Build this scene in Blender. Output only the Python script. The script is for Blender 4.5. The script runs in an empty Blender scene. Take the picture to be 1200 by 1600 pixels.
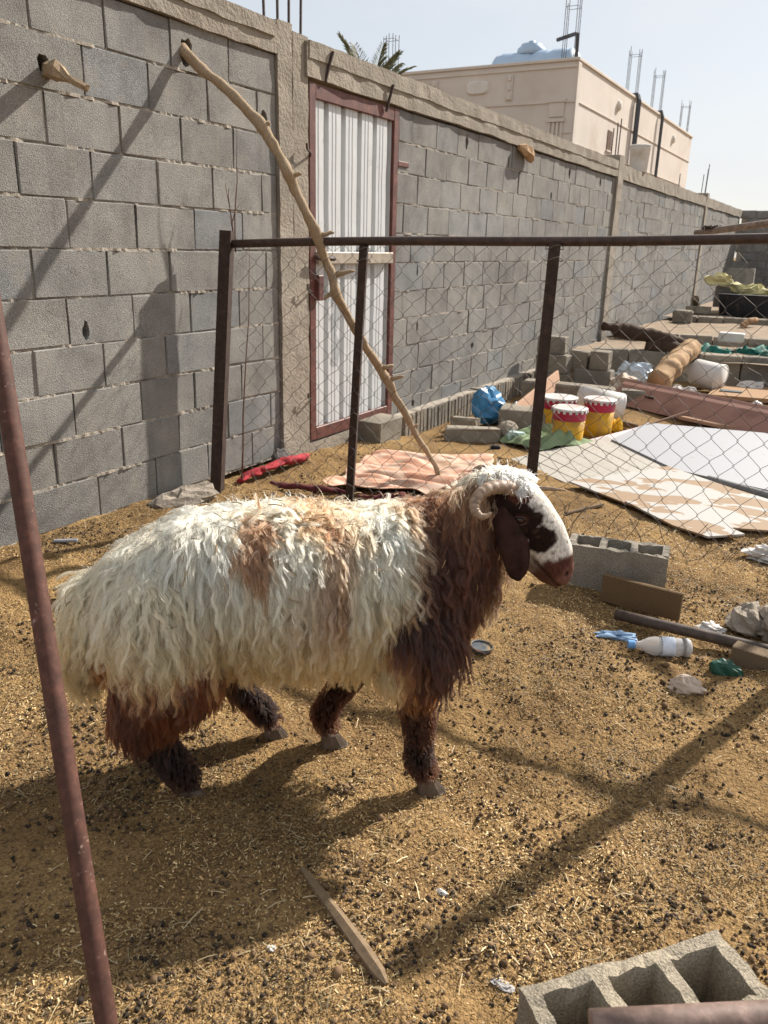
import bpy, bmesh, math, random
import numpy as np
from mathutils import Matrix, Vector
from mathutils.bvhtree import BVHTree

scene = bpy.context.scene
random.seed(7)
RNG = np.random.default_rng(11)

# ------------------------------------------------------------------ camera
FPX, PITCH, ROLL, YAW = 1264.2, 0.3179, 0.0249, 1.0615   # focal length in photo pixels, radians
CAM_H = 1.35
def cam_dir(u, v):
    cr, sr = math.cos(-ROLL), math.sin(-ROLL)
    u, v = cr * u - sr * v, sr * u + cr * v
    cp, sp = math.cos(PITCH), math.sin(PITCH)
    y, z = cp * 1.0 + sp * (-v), -sp * 1.0 + cp * (-v)
    c, s = math.cos(YAW), math.sin(YAW)
    return Vector((c * u + s * y, -s * u + c * y, z))
fwd = cam_dir(0, 0)
right = (cam_dir(1, 0) - fwd).normalized()
up = (fwd - cam_dir(0, 1)).normalized()
fwd.normalize()
cam_data = bpy.data.cameras.new('camera')
cam_data.sensor_fit = 'VERTICAL'
cam_data.sensor_height = 24.0
cam_data.lens = 24.0 * FPX / 1600.0
cam_data.clip_start = 0.05
cam_data.clip_end = 1000.0
cam_data.dof.use_dof = True
cam_data.dof.focus_distance = 2.35
cam_data.dof.aperture_fstop = 6.0
cam = bpy.data.objects.new('camera', cam_data)
scene.collection.objects.link(cam)
cam.matrix_world = Matrix(((right.x, up.x, -fwd.x, 0), (right.y, up.y, -fwd.y, 0),
                           (right.z, up.z, -fwd.z, CAM_H), (0, 0, 0, 1)))
scene.camera = cam

# ------------------------------------------------------------------ sky, sun, exposure
SUN_EL = math.radians(36.5)
SUN_H = Vector((0.945, -0.328, 0)).normalized()            # horizontal direction towards the sun
to_sun = (SUN_H * math.cos(SUN_EL) + Vector((0, 0, math.sin(SUN_EL)))).normalized()
world = bpy.data.worlds.new('World')
scene.world = world
world.use_nodes = True
wn = world.node_tree
wn.nodes.clear()
sky_tex = wn.nodes.new('ShaderNodeTexSky')
sky_tex.sky_type = 'NISHITA'
sky_tex.sun_disc = False
sky_tex.sun_elevation = SUN_EL
sky_tex.sun_rotation = math.atan2(SUN_H.x, SUN_H.y)
sky_tex.air_density = 1.0
sky_tex.dust_density = 1.2
sky_tex.ozone_density = 1.0
wb = wn.nodes.new('ShaderNodeBackground')
wb.inputs['Strength'].default_value = 0.066
wo = wn.nodes.new('ShaderNodeOutputWorld')
# thin high cloud over the whole dome
wtc = wn.nodes.new('ShaderNodeTexCoord')
wmp = wn.nodes.new('ShaderNodeMapping')
wmp.inputs['Scale'].default_value = (1.0, 1.4, 4.0)
wno = wn.nodes.new('ShaderNodeTexNoise')
wno.inputs['Scale'].default_value = 2.3
wno.inputs['Detail'].default_value = 7.0
wno.inputs['Roughness'].default_value = 0.6
wrp = wn.nodes.new('ShaderNodeValToRGB')
wrp.color_ramp.elements[0].position = 0.42
wrp.color_ramp.elements[0].color = (0.66, 0.66, 0.66, 1)
wrp.color_ramp.elements[1].position = 0.72
wrp.color_ramp.elements[1].color = (0.92, 0.92, 0.92, 1)
wmx = wn.nodes.new('ShaderNodeMix')
wmx.data_type = 'RGBA'
wmx.inputs[7].default_value = (7.6, 7.75, 7.95, 1)
wn.links.new(wtc.outputs['Generated'], wmp.inputs['Vector'])
wn.links.new(wmp.outputs['Vector'], wno.inputs['Vector'])
wn.links.new(wno.outputs['Fac'], wrp.inputs['Fac'])
wn.links.new(wrp.outputs['Color'], wmx.inputs[0])
wn.links.new(sky_tex.outputs['Color'], wmx.inputs[6])
wn.links.new(wmx.outputs[2], wb.inputs['Color'])
wn.links.new(wb.outputs['Background'], wo.inputs['Surface'])

sun_data = bpy.data.lights.new('sun', 'SUN')
sun_data.energy = 5.0
sun_data.angle = math.radians(0.9)
sun_data.color = (1.0, 0.94, 0.85)
sun = bpy.data.objects.new('sun', sun_data)
scene.collection.objects.link(sun)
sun.location = (6, -4, 12)
sun.rotation_euler = to_sun.to_track_quat('Z', 'Y').to_euler()

vs = scene.view_settings
vs.view_transform = 'Standard'
vs.look = 'None'
vs.exposure = 0.78
vs.gamma = 1.0
vs.use_curve_mapping = False
scene.cycles.max_bounces = 6
scene.cycles.diffuse_bounces = 3
scene.cycles.transparent_max_bounces = 8
scene.cycles.use_denoising = True

# ------------------------------------------------------------------ helpers
def link(o):
    scene.collection.objects.link(o)
    return o

def tag(o, label=None, cat=None, group=None, kind=None):
    if label: o['label'] = label
    if cat: o['category'] = cat
    if group: o['group'] = group
    if kind: o['kind'] = kind
    return o

def thing(name, label, cat, loc=(0, 0, 0), group=None):
    o = bpy.data.objects.new(name, None)
    o.location = loc
    o.empty_display_size = 0.1
    link(o)
    return tag(o, label, cat, group)

def root_loc(o):
    v = Vector((0, 0, 0))
    while o is not None:
        v += o.location
        o = o.parent
    return v

def hash3(ix, iy, iz, seed):
    h = (ix.astype(np.int64) * 374761393 + iy.astype(np.int64) * 668265263 + iz.astype(np.int64) * 2147483647 + seed * 974634777) & 0xFFFFFFFF
    h = ((h ^ (h >> 13)) * 1274126177) & 0xFFFFFFFF
    h = h ^ (h >> 16)
    return (h & 0xFFFFFF) / float(0xFFFFFF)

def vnoise(P, scale=1.0, seed=0):
    """value noise in -1..1, P is (n,3)"""
    P = np.asarray(P, dtype=float) * scale
    i = np.floor(P).astype(np.int64)
    f = P - i
    f = f * f * (3 - 2 * f)
    out = 0
    for dx in (0, 1):
        for dy in (0, 1):
            for dz in (0, 1):
                w = (f[:, 0] if dx else 1 - f[:, 0]) * (f[:, 1] if dy else 1 - f[:, 1]) * (f[:, 2] if dz else 1 - f[:, 2])
                out = out + w * hash3(i[:, 0] + dx, i[:, 1] + dy, i[:, 2] + dz, seed)
    return out * 2 - 1

def fbm(P, scale, seed=0, octaves=3):
    a, s, t = 1.0, scale, 0
    for k in range(octaves):
        t = t + a * vnoise(P, s, seed + k * 17)
        a *= 0.5
        s *= 2.1
    return t

def sstep(a, b, x):
    t = np.clip((x - a) / (b - a), 0, 1)
    return t * t * (3 - 2 * t)

class MB:
    """collects shapes in world coordinates; build() links them as one mesh object"""
    def __init__(self):
        self.v, self.f = [], []
    def add(self, verts, faces):
        b = len(self.v)
        self.v += [tuple(map(float, p)) for p in verts]
        self.f += [tuple(i + b for i in q) for q in faces]
        return self
    def box(self, c, s, rot=None, jit=0.0, bev=0.0):
        """box by centre and full sizes, rot a Matrix, optional chamfer of all edges"""
        c = Vector(c)
        h = Vector(s) * 0.5
        rot = rot or Matrix.Identity(3)
        if bev <= 0:
            pts = [Vector((x * h.x, y * h.y, z * h.z)) for x in (-1, 1) for y in (-1, 1) for z in (-1, 1)]
            if jit: pts = [p + Vector((random.uniform(-jit, jit), random.uniform(-jit, jit), random.uniform(-jit, jit))) for p in pts]
            return self.add([c + rot @ p for p in pts], [(0, 1, 3, 2), (4, 6, 7, 5), (0, 4, 5, 1), (2, 3, 7, 6), (0, 2, 6, 4), (1, 5, 7, 3)])
        bm = bmesh.new()
        bmesh.ops.create_cube(bm, size=1.0)
        for v in bm.verts:
            v.co = Vector((v.co.x * s[0], v.co.y * s[1], v.co.z * s[2]))
        bmesh.ops.bevel(bm, geom=bm.edges[:], offset=bev, segments=1, affect='EDGES')
        self.add_bm(bm, c, rot, jit)
        bm.free()
        return self
    def add_bm(self, bm, c=(0, 0, 0), rot=None, jit=0.0):
        rot = rot or Matrix.Identity(3)
        c = Vector(c)
        bm.verts.index_update()
        vs_ = []
        for v in bm.verts:
            p = v.co.copy()
            if jit: p += Vector((random.uniform(-jit, jit), random.uniform(-jit, jit), random.uniform(-jit, jit)))
            vs_.append(c + rot @ p)
        return self.add(vs_, [tuple(v.index for v in f.verts) for f in bm.faces])
    def tube(self, pts, rad, n=10, cap=True, sq=False, twist=0.0):
        pts = [Vector(p) for p in pts]
        m = len(pts)
        rad = [rad] * m if isinstance(rad, (int, float)) else list(rad)
        tang = [(pts[min(i + 1, m - 1)] - pts[max(i - 1, 0)]).normalized() for i in range(m)]
        ref = Vector((0, 0, 1)) if abs(tang[0].z) < 0.9 else Vector((1, 0, 0))
        u = (ref - tang[0] * ref.dot(tang[0])).normalized()
        V, F = [], []
        for i in range(m):
            u = (u - tang[i] * u.dot(tang[i])).normalized()
            w = tang[i].cross(u)
            for k in range(n):
                a = 2 * math.pi * (k + (0.5 if sq else 0)) / n + twist
                V.append(pts[i] + (u * math.cos(a) + w * math.sin(a)) * rad[i])
        for i in range(m - 1):
            for k in range(n):
                k2 = (k + 1) % n
                F.append((i * n + k, i * n + k2, (i + 1) * n + k2, (i + 1) * n + k))
        if cap:
            F.append(tuple(range(n))[::-1])
            F.append(tuple((m - 1) * n + k for k in range(n)))
        return self.add(V, F)
    def lathe(self, prof, c, n=24, rot=None, cap=True):
        """prof: list of (r, z) from bottom to top"""
        rot = rot or Matrix.Identity(3)
        c = Vector(c)
        V, F = [], []
        for r, z in prof:
            for k in range(n):
                a = 2 * math.pi * k / n
                V.append(c + rot @ Vector((r * math.cos(a), r * math.sin(a), z)))
        for i in range(len(prof) - 1):
            for k in range(n):
                k2 = (k + 1) % n
                F.append((i * n + k, i * n + k2, (i + 1) * n + k2, (i + 1) * n + k))
        if cap:
            F.append(tuple(range(n))[::-1])
            F.append(tuple((len(prof) - 1) * n + k for k in range(n)))
        return self.add(V, F)
    def slab(self, poly, thick, zfun=None):
        """polygon given by (x,y,z) points, thickened upwards"""
        n = len(poly)
        V = [Vector(p) for p in poly] + [Vector(p) + Vector((0, 0, thick)) for p in poly]
        F = [tuple(range(n))[::-1], tuple(range(n, 2 * n))] + [(i, (i + 1) % n, n + (i + 1) % n, n + i) for i in range(n)]
        return self.add(V, F)
    def build(self, name, mat, parent=None, smooth=False, loc=None):
        base = Vector(loc) if loc is not None else (Vector((0, 0, 0)) if parent is not None else Vector(self.v[0]))
        off = base + (root_loc(parent) if parent is not None else Vector((0, 0, 0)))
        me = bpy.data.meshes.new(name)
        arr = np.array(self.v) - np.array(off)
        me.from_pydata(arr.tolist(), [], self.f)
        me.validate()
        if smooth:
            me.polygons.foreach_set('use_smooth', [True] * len(me.polygons))
        if mat is not None: me.materials.append(mat)
        o = bpy.data.objects.new(name, me)
        o.location = base
        o.parent = parent
        return link(o)

def solo(mb, name, mat, label, cat, base=None, group=None, smooth=False):
    """a thing that is a single mesh, with its origin at its base"""
    if base is None:
        a = np.array(mb.v)
        base = (a[:, 0].mean(), a[:, 1].mean(), a[:, 2].min())
    return tag(mb.build(name, mat, None, smooth, base), label, cat, group)

def rotz(a): return Matrix.Rotation(a, 3, 'Z')
def rotx(a): return Matrix.Rotation(a, 3, 'X')
def roty(a): return Matrix.Rotation(a, 3, 'Y')

def set_color_attr(me, cols, domain='POINT', name='Col'):
    at = me.attributes.new(name, 'FLOAT_COLOR', domain)
    c = np.ones((len(cols), 4), dtype=np.float32)
    c[:, :3] = cols
    at.data.foreach_set('color', c.ravel())

def auto_smooth(o, ang=40):
    me = o.data
    me.polygons.foreach_set('use_smooth', [True] * len(me.polygons))
    me.set_sharp_from_angle(angle=math.radians(ang))

# ------------------------------------------------------------------ materials
def new_mat(name):
    m = bpy.data.materials.new(name)
    m.use_nodes = True
    nt = m.node_tree
    nt.nodes.clear()
    out = nt.nodes.new('ShaderNodeOutputMaterial')
    b = nt.nodes.new('ShaderNodeBsdfPrincipled')
    nt.links.new(b.outputs['BSDF'], out.inputs['Surface'])
    return m, nt, b

def nd(nt, t, **kw):
    n = nt.nodes.new(t)
    for k, v in kw.items():
        if hasattr(n, k): setattr(n, k, v)
        else: n.inputs[k].default_value = v
    return n

def ramp(nt, fac, stops):
    r = nt.nodes.new('ShaderNodeValToRGB')
    e = r.color_ramp.elements
    while len(e) < len(stops): e.new(0.5)
    for i, (p, c) in enumerate(stops):
        e[i].position = p
        e[i].color = (*c, 1) if len(c) == 3 else c
    nt.links.new(fac, r.inputs['Fac'])
    return r.outputs['Color']

def mixc(nt, fac, a, b, mode='MIX'):
    m = nt.nodes.new('ShaderNodeMix')
    m.data_type = 'RGBA'
    m.blend_type = mode
    for sock, val in ((0, fac), (6, a), (7, b)):
        if isinstance(val, bpy.types.NodeSocket): nt.links.new(val, m.inputs[sock])
        elif isinstance(val, (int, float)): m.inputs[sock].default_value = val
        else: m.inputs[sock].default_value = (*val, 1)
    return m.outputs[2]

def coords(nt, kind='Object', scale=(1, 1, 1), rnd=False):
    tc = nt.nodes.new('ShaderNodeTexCoord')
    mp = nt.nodes.new('ShaderNodeMapping')
    mp.inputs['Scale'].default_value = scale
    nt.links.new(tc.outputs[kind], mp.inputs['Vector'])
    if rnd:
        oi = nt.nodes.new('ShaderNodeObjectInfo')
        mu = nt.nodes.new('ShaderNodeMath')
        mu.operation = 'MULTIPLY'
        mu.inputs[1].default_value = 37.0
        nt.links.new(oi.outputs['Random'], mu.inputs[0])
        nt.links.new(mu.outputs[0], mp.inputs['Location'])
    return mp.outputs['Vector']

def noise(nt, vec, scale, detail=4, rough=0.55, dist=0.0):
    n = nt.nodes.new('ShaderNodeTexNoise')
    n.inputs['Scale'].default_value = scale
    n.inputs['Detail'].default_value = detail
    n.inputs['Roughness'].default_value = rough
    n.inputs['Distortion'].default_value = dist
    if vec is not None: nt.links.new(vec, n.inputs['Vector'])
    return n.outputs['Fac']

def voro(nt, vec, scale, feature='F1', out='Distance'):
    n = nt.nodes.new('ShaderNodeTexVoronoi')
    n.feature = feature
    n.inputs['Scale'].default_value = scale
    if vec is not None: nt.links.new(vec, n.inputs['Vector'])
    return n.outputs[out]

def bump(nt, b, height, strength=0.4, dist=0.01, prev=None):
    n = nt.nodes.new('ShaderNodeBump')
    n.inputs['Strength'].default_value = strength
    n.inputs['Distance'].default_value = dist
    nt.links.new(height, n.inputs['Height'])
    if prev is not None: nt.links.new(prev, n.inputs['Normal'])
    nt.links.new(n.outputs['Normal'], b.inputs['Normal'])
    return n.outputs['Normal']

def math_n(nt, op, a, b=0.0, c=None):
    m = nt.nodes.new('ShaderNodeMath')
    m.operation = op
    for i, v in enumerate((a, b, c)):
        if v is None: continue
        if isinstance(v, bpy.types.NodeSocket): nt.links.new(v, m.inputs[i])
        else: m.inputs[i].default_value = v
    return m.outputs[0]

def simple(name, col, var=0.25, scale=8.0, rough=0.7, bs=0.3, bscale=60.0, bdist=0.004, metal=0.0, dirt=None, dirt_amt=0.5, kind='Object', spec=0.3, streak=None):
    """mottled surface: base colour, large variation, optional dirt colour, fine bump"""
    m, nt, b = new_mat(name)
    v = coords(nt, kind, streak or (1, 1, 1), rnd=True)
    lo = tuple(c * (1 - var) for c in col)
    hi = tuple(min(1, c * (1 + var)) for c in col)
    c = ramp(nt, noise(nt, v, scale, 4, 0.6), [(0.3, lo), (0.7, hi)])
    if dirt is not None:
        msk = ramp(nt, noise(nt, v, scale * 0.6, 4, 0.65), [(0.62 - 0.3 * dirt_amt, (0, 0, 0)), (0.80 - 0.25 * dirt_amt, (1, 1, 1))])
        c = mixc(nt, msk, c, dirt)
    nt.links.new(c, b.inputs['Base Color'])
    b.inputs['Roughness'].default_value = rough
    b.inputs['Metallic'].default_value = metal
    b.inputs['Specular IOR Level'].default_value = spec
    if bs > 0:
        bump(nt, b, noise(nt, v, bscale, 3, 0.65), bs, bdist)
    return m

MAT = {}
def make_block_mat(name, tint, dark=1.0):
    m, nt, b = new_mat(name)
    v = coords(nt, 'Object', rnd=True)
    oi = nt.nodes.new('ShaderNodeObjectInfo')
    ge = nt.nodes.new('ShaderNodeNewGeometry')
    r = math_n(nt, 'FRACT', math_n(nt, 'ADD', oi.outputs['Random'], ge.outputs['Random Per Island']))
    base = ramp(nt, r, [(0.0, (0.255, 0.242, 0.225)), (0.25, (0.278, 0.262, 0.24)), (0.5, (0.262, 0.252, 0.238)), (0.75, (0.29, 0.274, 0.25)), (0.92, (0.24, 0.242, 0.242)), (1.0, (0.27, 0.255, 0.237))])
    grain = noise(nt, v, 210.0, 3, 0.7)
    g2 = ramp(nt, grain, [(0.28, (0.45, 0.45, 0.45)), (0.5, (1, 1, 1)), (0.74, (1.5, 1.48, 1.44))])
    c = mixc(nt, 1.0, base, g2, 'MULTIPLY')
    big = ramp(nt, noise(nt, v, 5.0, 3, 0.65), [(0.28, (0.74, 0.73, 0.72)), (0.5, (1.0, 1.0, 1.0)), (0.72, (1.2, 1.18, 1.14))])
    c = mixc(nt, 1.0, c, big, 'MULTIPLY')
    # stains, mortar smears and drips that run across the blocks
    pos = ge.outputs['Position']
    smear = ramp(nt, noise(nt, pos, 3.6, 5, 0.68), [(0.56, (0, 0, 0)), (0.70, (0.55, 0.55, 0.55))])
    c = mixc(nt, smear, c, (0.34, 0.30, 0.25))
    dmp = nt.nodes.new('ShaderNodeMapping')
    dmp.inputs['Scale'].default_value = (16, 16, 0.9)
    nt.links.new(pos, dmp.inputs['Vector'])
    drip = ramp(nt, noise(nt, dmp.outputs['Vector'], 1.0, 3, 0.6), [(0.60, (0, 0, 0)), (0.72, (0.5, 0.5, 0.5))])
    c = mixc(nt, math_n(nt, 'MULTIPLY', drip, noise(nt, pos, 0.8, 2, 0.5)), c, (0.12, 0.115, 0.11))
    c = mixc(nt, 1.0, c, ramp(nt, noise(nt, pos, 1.1, 4, 0.6), [(0.3, (0.80, 0.80, 0.80)), (0.7, (1.15, 1.15, 1.14))]), 'MULTIPLY')
    c = mixc(nt, 1.0, c, tuple(t * dark for t in tint), 'MULTIPLY')
    nt.links.new(c, b.inputs['Base Color'])
    b.inputs['Roughness'].default_value = 0.95
    b.inputs['Specular IOR Level'].default_value = 0.15
    h = math_n(nt, 'ADD', math_n(nt, 'MULTIPLY', voro(nt, v, 230.0), 0.7), math_n(nt, 'MULTIPLY', noise(nt, v, 150.0, 3, 0.75), 1.3))
    bump(nt, b, h, 0.6, 0.0045)
    return m
MAT['block'] = make_block_mat('block', (0.86, 0.872, 0.89))
MAT['block_dusty'] = make_block_mat('block_dusty', (0.95, 0.885, 0.79))
MAT['mortar'] = simple('mortar', (0.34, 0.30, 0.25), 0.25, 14, 0.95, 0.7, 120, 0.006, spec=0.1)
MAT['concrete'] = simple('concrete', (0.285, 0.25, 0.205), 0.22, 5, 0.95, 0.8, 45, 0.012, dirt=(0.25, 0.21, 0.17), dirt_amt=0.5, spec=0.15)

def make_rust(name, col, fleck=None, amt=0.5, rough=0.75, scale=30):
    m, nt, b = new_mat(name)
    v = coords(nt, 'Object', rnd=True)
    n1 = noise(nt, v, scale, 4, 0.7)
    c = ramp(nt, n1, [(0.3, tuple(x * 0.55 for x in col)), (0.55, col), (0.75, tuple(min(1, x * 1.7) for x in col))])
    if fleck is not None:
        msk = ramp(nt, noise(nt, v, scale * 1.7, 6, 0.75), [(0.66 - 0.08 * amt, (0, 0, 0)), (0.70 - 0.06 * amt, (1, 1, 1))])
        msk = math_n(nt, 'MULTIPLY', msk, ramp(nt, noise(nt, v, 7.0, 3, 0.6), [(0.46, (0.05, 0.05, 0.05)), (0.62, (1, 1, 1))]))
        c = mixc(nt, msk, c, fleck)
    nt.links.new(c, b.inputs['Base Color'])
    b.inputs['Roughness'].default_value = rough
    b.inputs['Specular IOR Level'].default_value = 0.35
    bump(nt, b, n1, 0.35, 0.002)
    return m
MAT['rust_post'] = make_rust('rust_post', (0.045, 0.026, 0.019))
MAT['rust_rail'] = make_rust('rust_rail', (0.06, 0.036, 0.027), rough=0.6)
MAT['rust_pipe'] = make_rust('rust_pipe', (0.085, 0.035, 0.024), fleck=(0.30, 0.21, 0.17), amt=0.8, scale=34)
MAT['rust_wire'] = make_rust('rust_wire', (0.12, 0.10, 0.085), rough=0.6)
MAT['door_frame'] = make_rust('door_frame', (0.125, 0.048, 0.038), rough=0.55, scale=14)

def make_wood(name, col, scale=(2, 2, 30), var=0.5, rough=0.85, bs=0.5):
    m, nt, b = new_mat(name)
    v = coords(nt, 'Object', scale, rnd=True)
    n1 = noise(nt, v, 6.0, 6, 0.65, 0.6)
    c = ramp(nt, n1, [(0.25, tuple(x * (1 - var) for x in col)), (0.55, col), (0.8, tuple(min(1, x * (1 + var * 0.6)) for x in col))])
    nt.links.new(c, b.inputs['Base Color'])
    b.inputs['Roughness'].default_value = rough
    b.inputs['Specular IOR Level'].default_value = 0.2
    bump(nt, b, n1, bs, 0.004)
    return m
MAT['branch'] = make_wood('branch', (0.36, 0.265, 0.17), (26, 26, 9), 0.45, bs=0.9)
MAT['twig'] = make_wood('twig', (0.16, 0.09, 0.065), (20, 20, 20), 0.3)
MAT['plank'] = make_wood('plank', (0.33, 0.2, 0.11), (6, 40, 40), 0.35)
MAT['plank_pink'] = make_wood('plank_pink', (0.46, 0.29, 0.2), (6, 40, 40), 0.25)
MAT['bark'] = make_wood('bark', (0.07, 0.043, 0.028), (10, 30, 30), 0.6, bs=1.0)
MAT['log'] = make_wood('log', (0.42, 0.27, 0.15), (5, 22, 22), 0.5, bs=0.8)
MAT['oldwood'] = make_wood('oldwood', (0.17, 0.12, 0.075), (8, 40, 40), 0.45)

# ground height of the place (metres), 0 at the pen floor
def gh(x, y):
    x = np.asarray(x, float)
    y = np.asarray(y, float)
    P = np.stack([x, y, np.zeros_like(x)], -1).reshape(-1, 3)
    n = (fbm(P, 1.1, 3, 3) * 0.016 + fbm(P, 5.5, 23, 2) * 0.0075).reshape(x.shape)
    z = 0.05 * sstep(2.3, 3.0, y) * (1 - sstep(2.9, 3.7, x))
    z = z - 0.07 * sstep(4.3, 5.8, x) - 0.08 * sstep(2.3, 2.9, y) * sstep(5.2, 6.2, x) * (1 - sstep(9.0, 9.8, x))
    z = z + 0.035 * np.exp(-((x - 2.55) ** 2 + (y - 0.85) ** 2) / 0.18) - 0.03 * np.exp(-((x - 2.9) ** 2 + (y - 0.5) ** 2) / 0.05)
    return z + n
def gz(x, y): return float(gh(np.array([x]), np.array([y]))[0])

# ================================================================== ground
def make_ground():
    xs = np.concatenate([[-200, -80, -30, -10, -4, -2, -1, -0.4], np.arange(0, 5.0, 0.022), np.arange(5.0, 11.0, 0.08), np.arange(11, 30, 0.5), [35, 50, 90, 180, 400]])
    ys = np.concatenate([[-300, -100, -40, -15, -6, -3, -1.6], np.arange(-1.0, 3.3, 0.022), [3.6, 5, 8, 15, 40, 120, 300]])
    X, Y = np.meshgrid(xs, ys, indexing='ij')
    Z = gh(X, Y)
    near = np.exp(-np.maximum(0, np.abs(X - 2.2) - 2.2) * 1.2) * np.exp(-np.maximum(0, np.abs(Y - 1.2) - 2.0) * 2)
    P = np.stack([X, Y, Z * 0], -1).reshape(-1, 3)
    fine = (fbm(P, 24, 5, 2) * 0.0062 + np.maximum(0, fbm(P, 8, 9, 2)) * 0.011).reshape(X.shape)
    Z = Z + fine * near
    nx, ny = X.shape
    V = np.stack([X, Y, Z], -1).reshape(-1, 3)
    I = np.arange(nx * ny).reshape(nx, ny)
    F = np.stack([I[:-1, :-1], I[1:, :-1], I[1:, 1:], I[:-1, 1:]], -1).reshape(-1, 4)
    me = bpy.data.meshes.new('ground')
    me.from_pydata(V.tolist(), [], F.tolist())
    me.polygons.foreach_set('use_smooth', [True] * len(me.polygons))
    m, nt, b = new_mat('ground_litter')
    v = coords(nt, 'Object')
    c = ramp(nt, noise(nt, v, 2.2, 4, 0.65), [(0.25, (0.14, 0.086, 0.040)), (0.5, (0.25, 0.157, 0.070)), (0.75, (0.37, 0.24, 0.105))])
    g = ramp(nt, noise(nt, v, 130, 4, 0.75), [(0.32, (0.42, 0.38, 0.35)), (0.5, (1, 1, 1)), (0.72, (1.45, 1.45, 1.4))])
    c = mixc(nt, 1.0, c, g, 'MULTIPLY')
    dk = ramp(nt, noise(nt, v, 46, 3, 0.7), [(0.58, (0, 0, 0)), (0.66, (1, 1, 1))])
    c = mixc(nt, math_n(nt, 'MULTIPLY', dk, 0.7), c, (0.085, 0.055, 0.032))
    nt.links.new(c, b.inputs['Base Color'])
    b.inputs['Roughness'].default_value = 1.0
    b.inputs['Specular IOR Level'].default_value = 0.1
    h = math_n(nt, 'ADD', noise(nt, v, 110, 2, 0.75), math_n(nt, 'MULTIPLY', noise(nt, v, 30, 3, 0.7), 1.6))
    bump(nt, b, h, 0.9, 0.012)
    me.materials.append(m)
    o = bpy.data.objects.new('ground', me)
    return tag(link(o), 'tan earth floor littered with straw, chaff and dung', None, kind='structure')
make_ground()

# ================================================================== long block wall
WY = 3.076            # front face of the long wall
RH = 0.21             # course height
wall = thing('block_wall', 'long grey concrete block wall with concrete columns and cap beam', 'wall', (4.2, WY, 0))

def block_mesh(name, L=0.396, T=0.19, H=0.203, jit=0.0025, bev=0.0045):
    bm = bmesh.new()
    bmesh.ops.create_cube(bm, size=1.0)
    for v in bm.verts: v.co = Vector((v.co.x * L, v.co.y * T, v.co.z * H))
    bmesh.ops.bevel(bm, geom=bm.edges[:], offset=bev, segments=1, affect='EDGES')
    for v in bm.verts: v.co += Vector([random.uniform(-jit, jit) for _ in range(3)])
    for v in bm.verts:
        if random.random() < .12: v.co -= Vector((math.copysign(random.uniform(.004, .012), v.co.x), 0, math.copysign(random.uniform(.002, .008), v.co.z)))
    me = bpy.data.meshes.new(name)
    bm.to_mesh(me)
    bm.free()
    return me

def hole_block_mesh(name, L, T, H, holes):
    """block whose front face (-y) is broken through; holes: list of (x, z, rx, rz)"""
    bm = bmesh.new()
    fr = [(-L / 2, -H / 2), (L / 2, -H / 2), (L / 2, H / 2), (-L / 2, H / 2)]
    out = []
    for i in range(4):
        a, c = fr[i], fr[(i + 1) % 4]
        for t in (0, 0.25, 0.5, 0.75):
            out.append((a[0] + (c[0] - a[0]) * t + random.uniform(-.002, .002), a[1] + (c[1] - a[1]) * t + random.uniform(-.002, .002)))
    ov = [bm.verts.new((x, -T / 2, z)) for x, z in out]
    oe = [bm.edges.new((ov[i], ov[(i + 1) % 16])) for i in range(16)]
    edges = list(oe)
    rings = []
    for (hx, hz, rx, rz) in holes:
        n = 11
        hv = []
        for k in range(n):
            a = 2 * math.pi * k / n
            q = random.uniform(0.75, 1.2)
            hv.append(bm.verts.new((hx + math.cos(a) * rx * q, -T / 2, hz + math.sin(a) * rz * q)))
        edges += [bm.edges.new((hv[i], hv[(i + 1) % n])) for i in range(n)]
        rings.append(hv)
    bmesh.ops.triangle_fill(bm, use_beauty=True, edges=edges)
    for hv in rings:
        c = sum((v.co for v in hv), Vector()) / len(hv)
        back = [bm.verts.new((c.x + (v.co.x - c.x) * 1.25, T / 2 - 0.05, c.z + (v.co.z - c.z) * 1.1)) for v in hv]
        n = len(hv)
        for i in range(n): bm.faces.new((hv[i], hv[(i + 1) % n], back[(i + 1) % n], back[i]))
        bm.faces.new(back)
    bv = [bm.verts.new((v.co.x, T / 2, v.co.z)) for v in ov]
    for i in range(16): bm.faces.new((ov[i], bv[i], bv[(i + 1) % 16], ov[(i + 1) % 16]))
    bm.faces.new(bv)
    bmesh.ops.recalc_face_normals(bm, faces=bm.faces[:])
    me = bpy.data.meshes.new(name)
    bm.to_mesh(me)
    bm.free()
    return me

BLOCKS = []
for k in range(7):
    me = block_mesh('block')
    me.materials.append(MAT['block'])
    BLOCKS.append(me)

# broken holes seen in the wall: (x, z, rx, rz)
HOLES = [(2.64, 0.94, 0.022, 0.045), (4.01, 2.01, 0.028, 0.05), (4.05, 1.17, 0.022, 0.05), (4.08, 0.36, 0.024, 0.045), (3.40, 2.22, 0.045, 0.075),
         (2.55, 2.03, 0.03, 0.04),
         (6.78, 2.19, 0.03, 0.06), (8.23, 2.06, 0.035, 0.05), (9.61, 2.18, 0.035, 0.06), (5.95, 1.17, 0.016, 0.04), (6.09, 1.15, 0.014, 0.02),
         (5.98, 0.73, 0.016, 0.04), (6.07, 0.78, 0.014, 0.025), (5.95, 0.11, 0.03, 0.03), (6.11, 0.13, 0.016, 0.035), (7.13, 0.48, 0.03, 0.035), (10.89, 2.17, 0.04, 0.05),
         (7.75, 2.12, 0.02, 0.06), (9.05, 1.9, 0.03, 0.045), (10.2, 1.6, 0.03, 0.05)]
far_mb = MB()
bed_mb = MB()

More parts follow.
